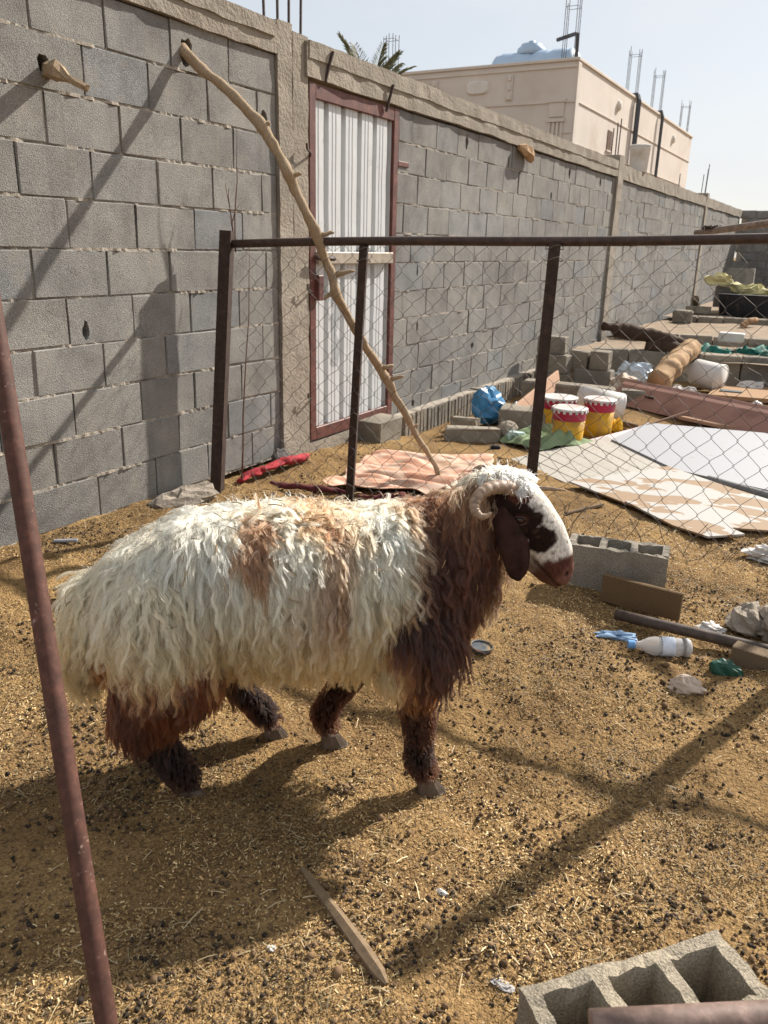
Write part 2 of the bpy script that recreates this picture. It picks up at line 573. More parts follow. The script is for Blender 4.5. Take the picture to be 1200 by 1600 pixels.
def ragged_strip(mb, x0, x1, z0, z1, depth, step=0.02, seed=0, amp=0.006, base=0.006):
    """mortar strip lying in a joint, its front edge ragged"""
    n = max(2, int((x1 - x0) / step))
    X = np.linspace(x0, x1, n + 1)
    P = np.stack([X, np.full_like(X, z0 * 7.3 + seed), X * 0], -1)
    rec = base + amp * (fbm(P, 9, seed, 2)) + amp * 0.8 * vnoise(P, 70, seed + 3)
    rec2 = rec + 0.002 * vnoise(P, 60, seed + 8)
    V, F = [], []
    for i in range(n + 1):
        V += [(X[i], WY + rec[i], z1), (X[i], WY + rec2[i], z0), (X[i], WY + depth, z1), (X[i], WY + depth, z0)]
    for i in range(n):
        a, c = i * 4, (i + 1) * 4
        F += [(a, a + 1, c + 1, c), (a + 2, a, c, c + 2), (a + 1, a + 3, c + 3, c + 1)]
    mb.add(V, F)

n_single = 0
def lay(x0, x1, ztop, rows, phases, single_until, seed=0, hj=0.008):
    """running-bond courses between x0 and x1, top of the first course at ztop"""
    global n_single
    rs = random.Random(seed)
    for r in range(rows):
        zt = ztop - r * RH
        zc = zt - RH / 2
        ph = phases[r % len(phases)]
        k = math.floor((x0 - ph) / 0.405)
        cuts = [x0]
        x = ph + k * 0.405
        while x < x1 - 0.07:
            if x > x0 + 0.07: cuts.append(x + rs.uniform(-0.012, 0.012))
            x += 0.405
        cuts.append(x1)
        for a, c in zip(cuts[:-1], cuts[1:]):
            L = c - a - hj
            xc = (a + c) / 2
            hs = [(hx - xc, hz - zc, rx, rz) for hx, hz, rx, rz in HOLES if a + 0.05 < hx < c - 0.05 and abs(hz - zc) < RH / 2 - 0.03]
            dy = rs.uniform(-0.003, 0.004)
            if c <= single_until:
                if hs:
                    me = hole_block_mesh('block', L, 0.19, 0.203, hs)
                    me.materials.append(MAT['block'])
                else:
                    me = rs.choice(BLOCKS)
                o = bpy.data.objects.new('block', me)
                o.parent = wall
                o.location = Vector((xc, WY + 0.095 + dy, zc + rs.uniform(-.002, .002))) - wall.location
                o.rotation_euler = (rs.uniform(-.006, .006), rs.uniform(-.006, .006), rs.uniform(-.006, .006))
                if not hs: o.scale = (L / 0.396, 1, 1)
                link(o)
                n_single += 1
            else:
                far_mb.box((xc, WY + 0.095 + dy, zc), (L, 0.19, 0.200), jit=0.003)
            # head joint
            if c < x1 - 0.01 and c < 13:
                bed_mb.box((c, WY + 0.10 + rs.uniform(0.002, 0.012), zc), (hj + 0.004, 0.19, 0.2))
        far = x1 > 12.5
        ragged_strip(bed_mb, x0, x1, zt - RH - 0.007, zt - RH + 0.007, 0.19, 0.08 if far else (0.03 if x1 > 6 else 0.018), seed + r, 0.0085, 0.0050)

PH_L = [2.90, 2.74, 2.935, 2.758, 2.996, 2.795, 2.54, 2.74, 2.945, 2.81, 2.62, 2.8]
lay(0.70, 4.12, 2.353, 11, PH_L, 99, 3)
lay(5.58, 11.58, 2.28, 11, [5.8, 6.02, 5.9, 5.69, 5.83, 6.05, 5.72], 99, 9)
lay(11.84, 18.75, 2.27, 10, [12.0, 12.2], 0, 21)
lay(18.98, 24.4, 2.27, 10, [19.1, 19.3], 0, 33)
fo = far_mb.build('block', MAT['block'], wall)
fo['kind'] = 'stuff'
fo.name = 'far_blocks'
bed_mb.build('mortar', MAT['mortar'], wall)
# body of the wall behind the blocks, seen only through cracks
MB().box((2.41, WY + 0.20, 1.15), (3.42, 0.012, 2.4)).box((15, WY + 0.20, 1.1), (18.8, 0.012, 2.36)).build('back_lining', MAT['concrete'], wall)

def rough_bar(x0, x1, y0, y1, z0, z1, step=0.06, amp=0.006, seed=0, vertical=False):
    """long cast concrete member with uneven faces"""
    mb = MB()
    n = max(2, int(((z1 - z0) if vertical else (x1 - x0)) / step))
    V, F = [], []
    ring = []
    if vertical:
        for i in range(n + 1):
            z = z0 + (z1 - z0) * i / n
            ring.append([(x0, y0, z), ((x0 * 2 + x1) / 3, y0, z), ((x0 + x1 * 2) / 3, y0, z), (x1, y0, z), (x1, y1, z), (x0, y1, z)])
    else:
        for i in range(n + 1):
            x = x0 + (x1 - x0) * i / n
            ring.append([(x, y0, z0), (x, y0, (z0 * 2 + z1) / 3), (x, y0, (z0 + z1 * 2) / 3), (x, y0, z1), (x, y1, z1), (x, y1, z0)])
    R = np.array(ring)
    P = R.reshape(-1, 3)
    R = (P + np.stack([vnoise(P, 9, seed + q) for q in range(3)], -1) * amp + np.stack([vnoise(P, 2.2, seed + 5 + q) for q in range(3)], -1) * amp * 0.8).reshape(R.shape)
    m = 6
    for i in range(n):
        for k in range(m):
            k2 = (k + 1) % m
            q = (i * m + k, i * m + k2, (i + 1) * m + k2, (i + 1) * m + k)
            F.append(q if vertical else q[::-1])
    F.append(tuple(range(m))[::-1])
    F.append(tuple(n * m + k for k in range(m)))
    return mb.add(R.reshape(-1, 3), F)

rough_bar(0.70, 4.13, WY - 0.022, WY + 0.2, 2.356, 2.50, 0.05, 0.007, 1).build('cap_beam', MAT['concrete'], wall)
rough_bar(4.40, 11.60, WY - 0.026, WY + 0.2, 2.29, 2.475, 0.05, 0.009, 2).build('cap_beam', MAT['concrete'], wall)
rough_bar(11.83, 24.5, WY - 0.026, WY + 0.2, 2.275, 2.455, 0.1, 0.01, 3).build('cap_beam', MAT['concrete'], wall)
# upper lip of the beam, a second pour
rough_bar(4.42, 11.55, WY - 0.038, WY + 0.1, 2.385, 2.482, 0.05, 0.008, 4).build('beam_lip', MAT['concrete'], wall)
rough_bar(0.70, 4.10, WY - 0.034, WY + 0.1, 2.43, 2.508, 0.05, 0.008, 5).build('beam_lip', MAT['concrete'], wall)
# column by the door: two pours with a groove between them
rough_bar(4.125, 4.262, WY - 0.020, WY + 0.2, -0.05, 2.53, 0.05, 0.005, 6, True).build('column', MAT['concrete'], wall)
rough_bar(4.274, 4.432, WY - 0.012, WY + 0.2, -0.05, 2.50, 0.05, 0.005, 7, True).build('column', MAT['concrete'], wall)
rough_bar(11.58, 11.84, WY - 0.035, WY + 0.2, -0.1, 2.56, 0.07, 0.008, 8, True).build('column', MAT['concrete'], wall)
rough_bar(18.74, 18.99, WY - 0.03, WY + 0.2, -0.1, 2.53, 0.1, 0.008, 9, True).build('column', MAT['concrete'], wall)
# sill of dusty concrete below the door
rough_bar(4.43, 5.60, WY - 0.01, WY + 0.2, -0.12, 0.062, 0.06, 0.006, 10).build('door_sill', MAT['concrete'], wall)
# steel starter bars standing out of the columns
MAT['rebar'] = make_rust('rebar', (0.07, 0.05, 0.045), scale=60)
for (x, y, z0, z1, lean) in [(4.09, 3.12, 2.5, 3.1, -.02), (4.20, 3.11, 2.5, 3.2, .0), (4.32, 3.12, 2.5, 3.05, .01), (4.45, 3.13, 2.48, 3.1, .02),
                             (11.62, 3.12, 2.5, 2.95, -.02), (11.7, 3.2, 2.5, 2.9, .02), (11.78, 3.13, 2.5, 3.02, .01), (16.2, 3.15, 2.4, 2.7, .0),
                             (18.8, 3.12, 2.5, 3.0, .05), (18.92, 3.13, 2.5, 3.1, .06), (18.86, 3.2, 2.5, 2.9, .04)]:
    MB().tube([(x, y, z0), (x + lean * .5, y, (z0 + z1) / 2), (x + lean, y, z1)], 0.008, 6).build('starter_bar', MAT['rebar'], wall)
# footing of blocks laid on edge, their ribs showing, standing proud of the wall foot
def ribbed(seed, L=0.2, H=0.2, T=0.1):
    rs = random.Random(seed)
    mb = MB()
    n = 3
    for i in range(n):
        w = L / n
        mb.box((-L / 2 + w * (i + 0.5), rs.uniform(-.004, .004), -H / 2 + rs.uniform(-.006, .006)), (w * 0.62, T, H + rs.uniform(-.015, .02)), jit=.004)
    mb.box((0, 0.02, -H / 2), (L * 0.99, T - 0.03, H * 0.96), jit=.002)
    me = bpy.data.meshes.new('footing_block')
    me.from_pydata(mb.v, [], mb.f)
    me.materials.append(MAT['block_dusty'])
    return me
RIB = [ribbed(k) for k in range(4)]
x = 5.64
while x < 14.4:
    o = bpy.data.objects.new('footing_block', random.choice(RIB))
    o.parent = wall
    o.location = Vector((x + 0.1, WY - 0.045, 0.055 + random.uniform(-.01, .01))) - wall.location
    link(o)
    x += 0.205
ftb = MB()
while x < 24.2:
    ftb.box((x + 0.03, WY - 0.045, -0.04), (0.045, 0.1, 0.2), jit=.006)
    x += 0.068
fo = ftb.build('far_footing', MAT['block_dusty'], wall)
fo['kind'] = 'stuff'
rough_bar(5.6, 24.3, WY - 0.085, WY + 0.02, 0.045, 0.062, 0.04, 0.007, 12).build('mortar_bed', MAT['mortar'], wall)

# ================================================================== cross wall at the far end
fw = thing('block_wall', 'dark shaded concrete block wall closing off the far end of the yard', 'wall', (24.5, 0, 0))
BL2 = []
for k in range(3):
    me = block_mesh('block', 0.19, 0.396, 0.2, 0.002, 0.008)
    me.materials.append(MAT['block'])
    BL2.append(me)
for r in range(12):
    y = WY + 0.02 - (0.2 if r % 2 else 0)
    while y > -3.0:
        o = bpy.data.objects.new('block', random.choice(BL2))
        o.parent = fw
        o.location = (0.1 + random.uniform(-.004, .004), y - 0.2, 2.46 - r * 0.212 - 0.1)
        link(o)
        y -= 0.407
MB().box((24.61, -0.0, 1.2), (0.15, 6.1, 2.48)).build('mortar', MAT['mortar'], fw)

# ================================================================== steel door
door = thing('steel_door', 'brown framed steel door with white corrugated sheet, set in block wall', 'door', (5.0, WY, 0.07))
DX0, DX1, DZ0, DZ1 = 4.445, 5.572, 0.075, 2.275
fy = WY - 0.004
for (a, c) in [(DX0, DX0 + 0.07), (DX1 - 0.07, DX1)]:
    MB().box(((a + c) / 2, fy + 0.02, (DZ0 + DZ1) / 2), (c - a, 0.055, DZ1 - DZ0), bev=0.004).build('frame_bar', MAT['door_frame'], door)
for z in (DZ0 + 0.04, DZ1 - 0.045):
    MB().box(((DX0 + DX1) / 2, fy + 0.021, z), (DX1 - DX0 - 0.141, 0.053, 0.085), bev=0.004).build('frame_bar', MAT['door_frame'], door)
m, nt, b = new_mat('door_sheet')
v = coords(nt, 'Object', (9, 1, 1.3))
v1 = coords(nt, 'Object')
c = mixc(nt, ramp(nt, noise(nt, v, 2.5, 7, 0.7), [(0.52, (0, 0, 0)), (0.80, (0.7, 0.7, 0.7))]), (0.55, 0.565, 0.57), (0.37, 0.36, 0.335))
c = mixc(nt, ramp(nt, noise(nt, v1, 7, 8, 0.75), [(0.62, (0, 0, 0)), (0.7, (0.5, 0.5, 0.5))]), c, (0.30, 0.27, 0.23))
# worn dark smear where the latch has rubbed
sx = nt.nodes.new('ShaderNodeSeparateXYZ'); nt.links.new(v1, sx.inputs[0])
sm = math_n(nt, 'MULTIPLY', math_n(nt, 'LESS_THAN', math_n(nt, 'ABSOLUTE', math_n(nt, 'ADD', math_n(nt, 'MULTIPLY_ADD', noise(nt, v1, 9, 5), 0.25, sx.outputs[0]), 0.105)), 0.055),
            math_n(nt, 'LESS_THAN', math_n(nt, 'ABSOLUTE', math_n(nt, 'ADD', sx.outputs[2], -0.73)), 0.26))
c = mixc(nt, math_n(nt, 'MULTIPLY', math_n(nt, 'MULTIPLY', sm, noise(nt, v1, 30, 5, 0.7)), 0.9), c, (0.12, 0.14, 0.16))
nt.links.new(c, b.inputs['Base Color'])
b.inputs['Roughness'].default_value = 0.42
b.inputs['Metallic'].default_value = 0.0
bump(nt, b, noise(nt, v1, 16, 4, 0.6), 0.25, 0.006)
MAT['door_sheet'] = m
# corrugated profile (x, depth)
prof = []
x = DX0 + 0.06
end = DX1 - 0.06
per = (end - x) / 5.0
for k in range(5):
    xx = x + k * per
    prof += [(xx, 0.0), (xx + per * .10, 0.0), (xx + per * .12, .004), (xx + per * .15, .004), (xx + per * .17, 0), (xx + per * .30, 0), (xx + per * .32, .004), (xx + per * .35, .004), (xx + per * .37, 0),
             (xx + per * .64, 0.0), (xx + per * .67, 0.036), (xx + per * .90, 0.036), (xx + per * .93, 0.0)]
prof.append((end, 0.0))
V, F = [], []
NZ = 40
PP = np.array([(px, 0, DZ0 + 0.05 + (DZ1 - DZ0 - 0.10) * j / NZ) for j in range(NZ + 1) for px, d in prof])
dent = vnoise(PP, 5, 4) * 0.0018 + vnoise(PP, 14, 5) * 0.0008
i = 0
for j in range(NZ + 1):
    for (px, d) in prof:
        V.append((px, fy + 0.028 - 0.012 + d + dent[i], PP[i][2])); i += 1
n = len(prof)
for j in range(NZ):
    for k in range(n - 1):
        F.append((j * n + k, j * n + k + 1, (j + 1) * n + k + 1, (j + 1) * n + k))
MB().add(V, F).build('corrugated_sheet', MAT['door_sheet'], door)
MAT['galv'] = simple('galv', (0.36, 0.31, 0.25), 0.25, 12, 0.5, 0.2, 60, 0.002, metal=0.2)
MB().box((5.0, fy - 0.012, 1.265), (0.98, 0.04, 0.075), bev=0.004).build('cross_bar', MAT['galv'], door)
latch = MB().box((4.53, fy - 0.018, 1.08), (0.06, 0.04, 0.16), bev=0.006).build('latch_box', MAT['door_frame'], door)
MB().tube([(4.47, fy - 0.045, 1.27), (4.56, fy - 0.05, 1.265), (4.66, fy - 0.05, 1.262)], 0.016, 8).build('bolt', MAT['rust_rail'], latch)
for z in (1.86, 1.05, 0.36):
    MB().tube([(4.46, fy + .0, z), (4.40, WY - 0.05, z + .012), (4.355, WY - 0.055, z + 0.03), (4.345, WY - .06, z + 0.06)], 0.007, 6).build('anchor_wire', MAT['rust_rail'], door)
# dark slot above the frame, and the stubs that anchor it
for (x, z) in ((4.60, 2.36), (5.36, 2.30)):
    MB().tube([(x, fy - 0.018, z - 0.07), (x + 0.02, fy - 0.036, z + 0.03), (x + 0.045, fy - 0.045, z + 0.10)], 0.010, 6).build('anchor_bar', MAT['rust_post'], door)
MB().box((5.66, fy + 0.004, 1.92), (0.16, 0.02, 0.035), bev=.003).build('hinge_strap', MAT['door_frame'], door)

# ================================================================== house behind the wall
MAT['plaster'] = simple('plaster', (0.62, 0.56, 0.50), 0.06, 1.2, 0.9, 0.2, 30, 0.01, dirt=(0.54, 0.465, 0.40), dirt_amt=0.35, spec=0.15)
MAT['moulding'] = simple('moulding', (0.61, 0.55, 0.49), 0.07, 2.0, 0.9, 0.15, 30, 0.01, spec=0.15)
MAT['dark_hole'] = simple('dark_hole', (0.10, 0.05, 0.03), 0.3, 9, 0.9, 0)
MAT['pipe_grey'] = simple('pipe_grey', (0.07, 0.075, 0.085), 0.2, 9, 0.5, 0)
MAT['white_relief'] = simple('white_relief', (0.66, 0.615, 0.56), 0.06, 3, 0.85, 0)
BX, BY, BT, BE = 20.0, 6.42, 5.47, 34.3
house = thing('house', 'flat roofed beige plaster house rising behind the block wall', 'house', (BX, BY, 0))
w = MB()
w.box(((BX + BE) / 2, BY + 4.5, BT / 2 - 0.02), (BE - BX, 9.0, BT - 0.04))
w.build('wall', MAT['plaster'], house)
# parapet coping
cop = MB()
cop.box(((BX + BE) / 2, BY + 0.06, BT - 0.005), (BE - BX + 0.10, 0.20, 0.07), bev=.01)
cop.box((BX + 0.06, BY + 4.6, BT - 0.005), (0.20, 8.9, 0.068), bev=.01)
cop.build('coping', MAT['moulding'], house)
def strip(mb, a, c, w_, t=0.02): # on the facade facing -x: a, c are (y, z)
    y0, z0 = a; y1, z1 = c
    mb.box((BX - t / 2, (y0 + y1) / 2, (z0 + z1) / 2), (t, abs(y1 - y0) + (w_ if y0 == y1 else 0), abs(z1 - z0) + (w_ if z0 == z1 else 0)))
for z, wd in ((BT - 0.14, 0.05), (BT - 0.86, 0.05), (BT - 1.52, 0.02), (BT - 2.1, 0.025)):
    mb = MB(); strip(mb, (BY + 0.05 if wd < .03 else BY, z), (BY + 8.6, z), wd, 0.025); mb.build('moulding', MAT['moulding'], house)
for y in (1.62, 3.6, 5.6):
    mb = MB()
    mb.box((BX - 0.02, BY + y, BT - 0.50), (0.04, 0.16, 0.54))
    for dz in (-0.2, 0, 0.2): mb.box((BX - 0.05, BY + y, BT - 0.50 + dz), (0.03, 0.09, 0.10))
    mb.build('bracket', MAT['moulding'], house)
for y in (2.45, 6.4):
    mb = MB()
    ring = [(BX - 0.005, BY + y + 0.30 * math.copysign(abs(math.cos(a)) ** .6, math.cos(a)), BT - 0.45 + 0.16 * math.copysign(abs(math.sin(a)) ** .6, math.sin(a))) for a in np.linspace(0, 2 * math.pi, 24, endpoint=False)]
    inn = [(BX - 0.05, BY + y + (p[1] - BY - y) * .86, BT - .45 + (p[2] - BT + .45) * .8) for p in ring]
    mb.add(ring + inn, [(i, (i + 1) % 24, 24 + (i + 1) % 24, 24 + i) for i in range(24)] + [tuple(range(24, 48))])
    mb.build('medallion', MAT['white_relief'], house)
# pilaster at the corner
mb = MB()
mb.box((BX - 0.03, BY + 0.42, BT - 1.25), (0.06, 0.42, 0.08)).box((BX - 0.02, BY + 0.42, BT - 1.03), (0.04, 0.36, 0.30)).box((BX - 0.03, BY + 0.42, BT - 0.84), (0.06, 0.42, 0.07))
for k in range(4): mb.box((BX - 0.02, BY + 0.27 + k * 0.10, BT - 2.3), (0.04, 0.055, 2.0))
mb.build('pilaster', MAT['moulding'], house)
mb = MB(); mb.box((BX + .09, BY - 0.012, BT / 2), (0.22, 0.025, BT - 0.1)); mb.build('corner_strip', MAT['moulding'], house)
# grooves on the long side, as thin battens in relief
for z, x0, x1 in ((BT - 0.86, BX + .2, BE), (BT - 1.75, BX + .2, BE - 1), (BT - 2.75, BX + 1, BE - 4)):
    MB().box(((x0 + x1) / 2, BY - 0.012, z), (x1 - x0, 0.024, 0.02)).build('batten', MAT['moulding'], house)
for x in (23.2, 26.6, 30.2): MB().box((x, BY - 0.010, BT - 2.3), (0.03, 0.02, 1.0)).build('batten', MAT['moulding'], house)
for x, z in ((23.15, BT - 1.35), (26.9, BT - 1.6)):
    wnd = MB().box((x, BY - 0.006, z), (0.42, 0.02, 0.46)).build('window_slot', MAT['dark_hole'], house)
    MB().box((x, BY - 0.02, z - 0.26), (0.5, 0.04, 0.04)).build('sill', MAT['moulding'], wnd)
for x in (23.7, 31.0): MB().lathe([(0.14, 0), (0.12, 0.06), (0.05, 0.09)], (x, BY, BT - 0.45), 12, rotx(math.pi / 2)).build('wall_light', MAT['white_relief'], house)
for x, r in ((25.35, 0.05), (25.55, 0.04), (28.6, 0.05)):
    MB().tube([(x, BY + 0.15, BT + 0.06), (x, BY - 0.06, BT + 0.08), (x, BY - 0.10, BT - 0.06), (x, BY - 0.10, 1.0)], r, 8).build('drain_pipe', MAT['pipe_grey'], house)
def cage(x, y, h, name='rebar_cage', parent=None, s=0.28):
    mb = MB()
    for dx, dy in ((-s / 2, -s / 2), (s / 2, -s / 2), (s / 2, s / 2), (-s / 2, s / 2), (0, -s / 2), (0, s / 2)):
        mb.tube([(x + dx, y + dy, BT - 0.1), (x + dx + random.uniform(-.03, .03), y + dy, BT + h * random.uniform(.9, 1.06))], 0.008, 5)
    for z in (h * .86,):
        p = [(x + dx, y + dy, BT + z) for dx, dy in ((-s / 2, -s / 2), (s / 2, -s / 2), (s / 2, s / 2), (-s / 2, s / 2), (-s / 2, -s / 2))]
        mb.tube(p, 0.005, 4)
    mb.build(name, MAT['rebar'], parent)
cage(BX + 0.18, BY + 0.28, 1.25, parent=house)
cage(BX + 5.9, BY + 0.25, 1.35, parent=house)
cage(BX + 9.1, BY + 0.25, 1.35, parent=house)
cage(BE - 0.5, BY + 0.25, 1.1, parent=house)
cage(BX + 0.3, BY + 5.05, 1.0, parent=house)

# blue plastic water tank on the roof
MAT['tank'] = simple('tank', (0.36, 0.47, 0.60), 0.06, 2, 0.45, 0)
tank = thing('water_tank', 'pale blue plastic water tank lying on the flat house roof', 'water tank', (BX + 1.2, BY + 1.45, BT - 0.45))
R = 0.56
prof = []
L = 2.15
for k in range(41):
    t = k / 40
    z = (t - 0.5) * L
    r = R * (1 - max(0, abs(t - 0.5) * 2 - 0.82) ** 2 * 9)
    r *= 1 - 0.045 * (1 if (k % 8) in (3, 4) else 0)
    prof.append((max(0.05, r), z))
MB().lathe(prof, (BX + 1.2, BY + 1.45, BT - 0.07), 32, rotx(math.pi / 2)).build('tank_body', MAT['tank'], tank, True)
MB().lathe([(0.36, 0), (0.34, 0.14), (0.27, 0.19), (0.25, 0.24), (0.09, 0.26), (0.08, 0.31), (0.02, 0.32)], (BX + 1.2, BY + 1.6, BT + 0.40), 24).build('manhole_lid', MAT['tank'], tank, True)
MB().tube([(BX + 0.9, BY + 0.85, BT + 0.62), (BX + 0.6, BY + 0.33, BT + 0.64), (BX + 0.45, BY + 0.22, BT + 0.60), (BX + 0.42, BY + 0.2, BT - 0.05)], 0.045, 8).build('feed_pipe', MAT['pipe_grey'], tank)

# white pail standing on the wall
MAT['white_plastic'] = simple('white_plastic', (0.60, 0.58, 0.55), 0.06, 6, 0.45, 0, dirt=(0.45, 0.38, 0.3), dirt_amt=0.25)
pail = thing('pail', 'white plastic pail standing upright on top of the block wall', 'pail', (13.05, WY + 0.07, 2.46))
MB().lathe([(0.125, 0), (0.13, 0.01), (0.145, 0.31), (0.152, 0.32), (0.152, 0.345)], (13.05, WY + 0.07, 2.462), 20).build('pail_body', MAT['white_plastic'], pail, True)
MB().lathe([(0.157, 0), (0.157, 0.02), (0.14, 0.026)], (13.05, WY + 0.07, 2.808), 20).build('lid', MAT['white_plastic'], pail)

# palm behind the wall
MAT['palm'] = simple('palm', (0.17, 0.17, 0.10), 0.4, 10, 0.6, 0)
MAT['palm_trunk'] = make_wood('palm_trunk', (0.16, 0.11, 0.07), (8, 8, 30), 0.4, bs=1.0)
pc = Vector((14.254, 8.471, 3.731))
palm = thing('palm_tree', 'date palm with its frond tips showing above the block wall', 'palm', (pc.x, pc.y, 0))
MB().tube([(pc.x, pc.y, 0), (pc.x + .05, pc.y, pc.z * .5), (pc.x, pc.y, pc.z - .05)], [0.26, 0.2, 0.17], 12).build('trunk', MAT['palm_trunk'], palm)
for k in range(26):
    az = k * 2.399
    el = 1.35 - 1.5 * (k / 26.0)
    mb = MB()
    Lf = random.uniform(1.05, 1.35)
    p = pc.copy()
    d = Vector((math.cos(az) * math.cos(el), math.sin(az) * math.cos(el), math.sin(el)))
    spine = [p.copy()]
    for s in range(12):
        d = (d + Vector((0, 0, -0.075))).normalized()
        p = p + d * Lf / 12
        spine.append(p.copy())
    mb.tube(spine, [0.018 * (1 - i / 14) for i in range(13)], 4)
    for s in range(2, 12):
        for sub in (0, 0.33, 0.66):
            q = spine[s].lerp(spine[min(12, s + 1)], sub)
            t = (spine[min(12, s + 1)] - spine[s]).normalized()
            for sg in (-1, 1):
                side = t.cross(Vector((0, 0, 1))).normalized() * sg
                ld = (t * 0.75 + side * 0.65 + Vector((0, 0, random.uniform(0, .35)))).normalized()
                ll = 0.34 * (1 - abs(s - 6) / 9)
                wv = ld.cross(side).normalized() * 0.012
                e = q + ld * ll + Vector((0, 0, -0.03))
                mb.add([q - wv, q + wv, q + ld * ll * .6 + wv, e, q + ld * ll * .6 - wv], [(0, 1, 2, 3, 4)])
    mb.build('frond', MAT['palm'], palm)

# ================================================================== pen fence
fence = thing('pen_fence', 'rusty steel pen fence with chain-link mesh under a long top rail', 'fence', (3.35, 2.8, 0))
P1b, P1t = Vector((3.37, 2.972, -0.02)), Vector((3.500, 2.939, 1.404))
P2t = Vector((3.560, 2.136, 1.350)); P2b = Vector((3.665, 2.27, -0.03))
P3t = Vector((3.620, 1.197, 1.381)); P3b = P3t + (Vector((3.620, 1.215, 0.343)) - P3t) * 1.32
RR = Vector((3.700, 0.352, 1.415))
RL = Vector((3.505, 2.916, 1.340))
RR2 = RL + (RR - RL) * 1.5
def post(b, t, w, mat, name='post', par=fence):
    d = (t - b).normalized()
    mb = MB()
    mb.tube([b, b.lerp(t, .5), t], w * 0.7071, 4, sq=True, twist=0.35)
    return mb.build(name, mat, par)
post(P1b, P1t, 0.062, MAT['rust_post'])
post(P2b, P2t, 0.040, MAT['rust_post'])
post(P3b, P3t, 0.050, MAT['rust_post'])
P4t = RL.lerp(RR, 1.46); P4b = Vector((P4t.x + .02, P4t.y, -0.03))
post(P4b, P4t, 0.05, MAT['rust_post'])
pts = [RL.lerp(RR2, t) + Vector((0, 0, 0.006 * math.sin(t * 9))) for t in np.linspace(0, 1, 24)]
MB().tube(pts, 0.0208, 12).build('top_rail', MAT['rust_rail'], fence, True)

# chain-link: vertical zigzag wires, each hooked into the next
CW, CH = 0.106, 0.112
rdir = (RR2 - RL)
Ltot = rdir.length * 0.99
rdir.normalize()
nw = int(Ltot / (CW / 2))
def fence_point(u, z):
    """u metres along the rail from the first post, z height above the ground"""
    p = RL + rdir * u
    lean = Vector((0.07 * min(1, u / 0.8) * (1 - sstep(1.2, 2.2, u)), 0, 0)) * (1 - z / 1.38)
    q = Vector((p.x, p.y, z)) + lean
    return q
US = np.linspace(0, 1, 1)
for i in range(nw):
    zt = 1.355 + 0.02 * i / nw
    zb = 0.02
    P = []
    n = int((zt - zb) / (CH / 2))
    for k in range(n + 1):
        z = zt - k * CH / 2
        side = (k + i) % 2
        u = 0.03 + (i + side) * CW / 2
        # corner rounded into three points
        s = 1 if side else -1
        P.append((u - s * 0.007, z + 0.011))
        P.append((u + s * 0.004, z))
        P.append((u - s * 0.007, z - 0.011))
    P = np.array(P)
    Q = np.stack([P[:, 0], P[:, 1], P[:, 0] * 0], -1)
    wu = vnoise(Q, 4.0, 31) * 0.013 + vnoise(Q, 11.0, 32) * 0.009
    wz = vnoise(Q, 4.0, 33) * 0.013 + vnoise(Q, 11.0, 34) * 0.009
    wx = vnoise(Q, 2.2, 35) * 0.02
    pts = []
    for j, (u, z) in enumerate(P):
        fade = min(1, (1.37 - z) / 0.1)
        q = fence_point(u + wu[j] * fade, z + wz[j] * fade)
        low = 1 - sstep(0.0, 0.30, z)
        q = q + Vector((wx[j] * fade - 0.10 * low * (0.6 + 0.4 * math.sin(u * 7)), 0, 0.02 * low * math.sin(u * 19)))
        q.x += 0.0025 * (1 if (j // 3 + i) % 2 else -1)
        pts.append(q)
    MB().tube(pts, 0.0012, 4, cap=False).build('wire', MAT['rust_wire'], fence, True)
# loose curled ends at the foot of the mesh
for k in range(16):
    u = random.uniform(1.6, 2.7)
    q = fence_point(u, 0.1)
    a0 = random.uniform(0, 6)
    pts = [q + Vector((-0.10 + 0.05 * math.sin(a0 + t * 1.7), 0.05 * math.cos(a0 + t * 2.1), -0.04 + 0.16 * t)) for t in np.linspace(0, 1.0, 9)]
    MB().tube(pts, 0.0016, 4, cap=False).build('loose_wire', MAT['rust_wire'], fence, True)
# lashings of wire at posts
for t, r in ((P2t, .035), (P3t, .04)):
    for k in range(2):
        c = t + Vector((0, 0, -0.02 - 0.05 * k))
        MB().tube([c + Vector((math.cos(a) * r, math.sin(a) * r, 0.01 * math.sin(a * 2))) for a in np.linspace(0, 6.3, 12)], 0.002, 4, cap=False).build('tie_wire', MAT['rust_wire'], fence, True)

# dry twigs growing up beside the first post
mb = MB()
b0 = Vector((3.561, 2.946, 1.318))
def twig(p, d, L, r, depth):
    pts, rr = [p.copy()], [r]
    n = 7
    for k in range(n):
        d = (d + Vector((random.uniform(-.1, .1), random.uniform(-.1, .1), random.uniform(-.02, .1)))).normalized()
        p = p + d * L / n
        pts.append(p.copy()); rr.append(r * (1 - 0.75 * (k + 1) / n))
        if depth and k in (1, 2, 4): twig(p.copy(), (d + Vector((random.uniform(-.5, .7), random.uniform(-.4, .4), 0.3))).normalized(), L * random.uniform(.25, .4), r * .6, depth - 1)
    mb.tube(pts, rr, 5)
twig(Vector((b0.x, b0.y, 0.03)), Vector((0, 0, 1)), 1.30, 0.006, 0)
twig(b0.copy(), Vector((0.0, 0, 1)), 0.30, 0.0055, 1)
twig(b0 + Vector((.01, 0, -.02)), Vector((-0.02, 0, 1)), 0.62, 0.0045, 0)
solo(mb, 'dry_sapling', MAT['twig'], 'thin dry leafless sapling growing beside the thick corner fence post', 'sapling', (b0.x, b0.y, 0.03), smooth=True)

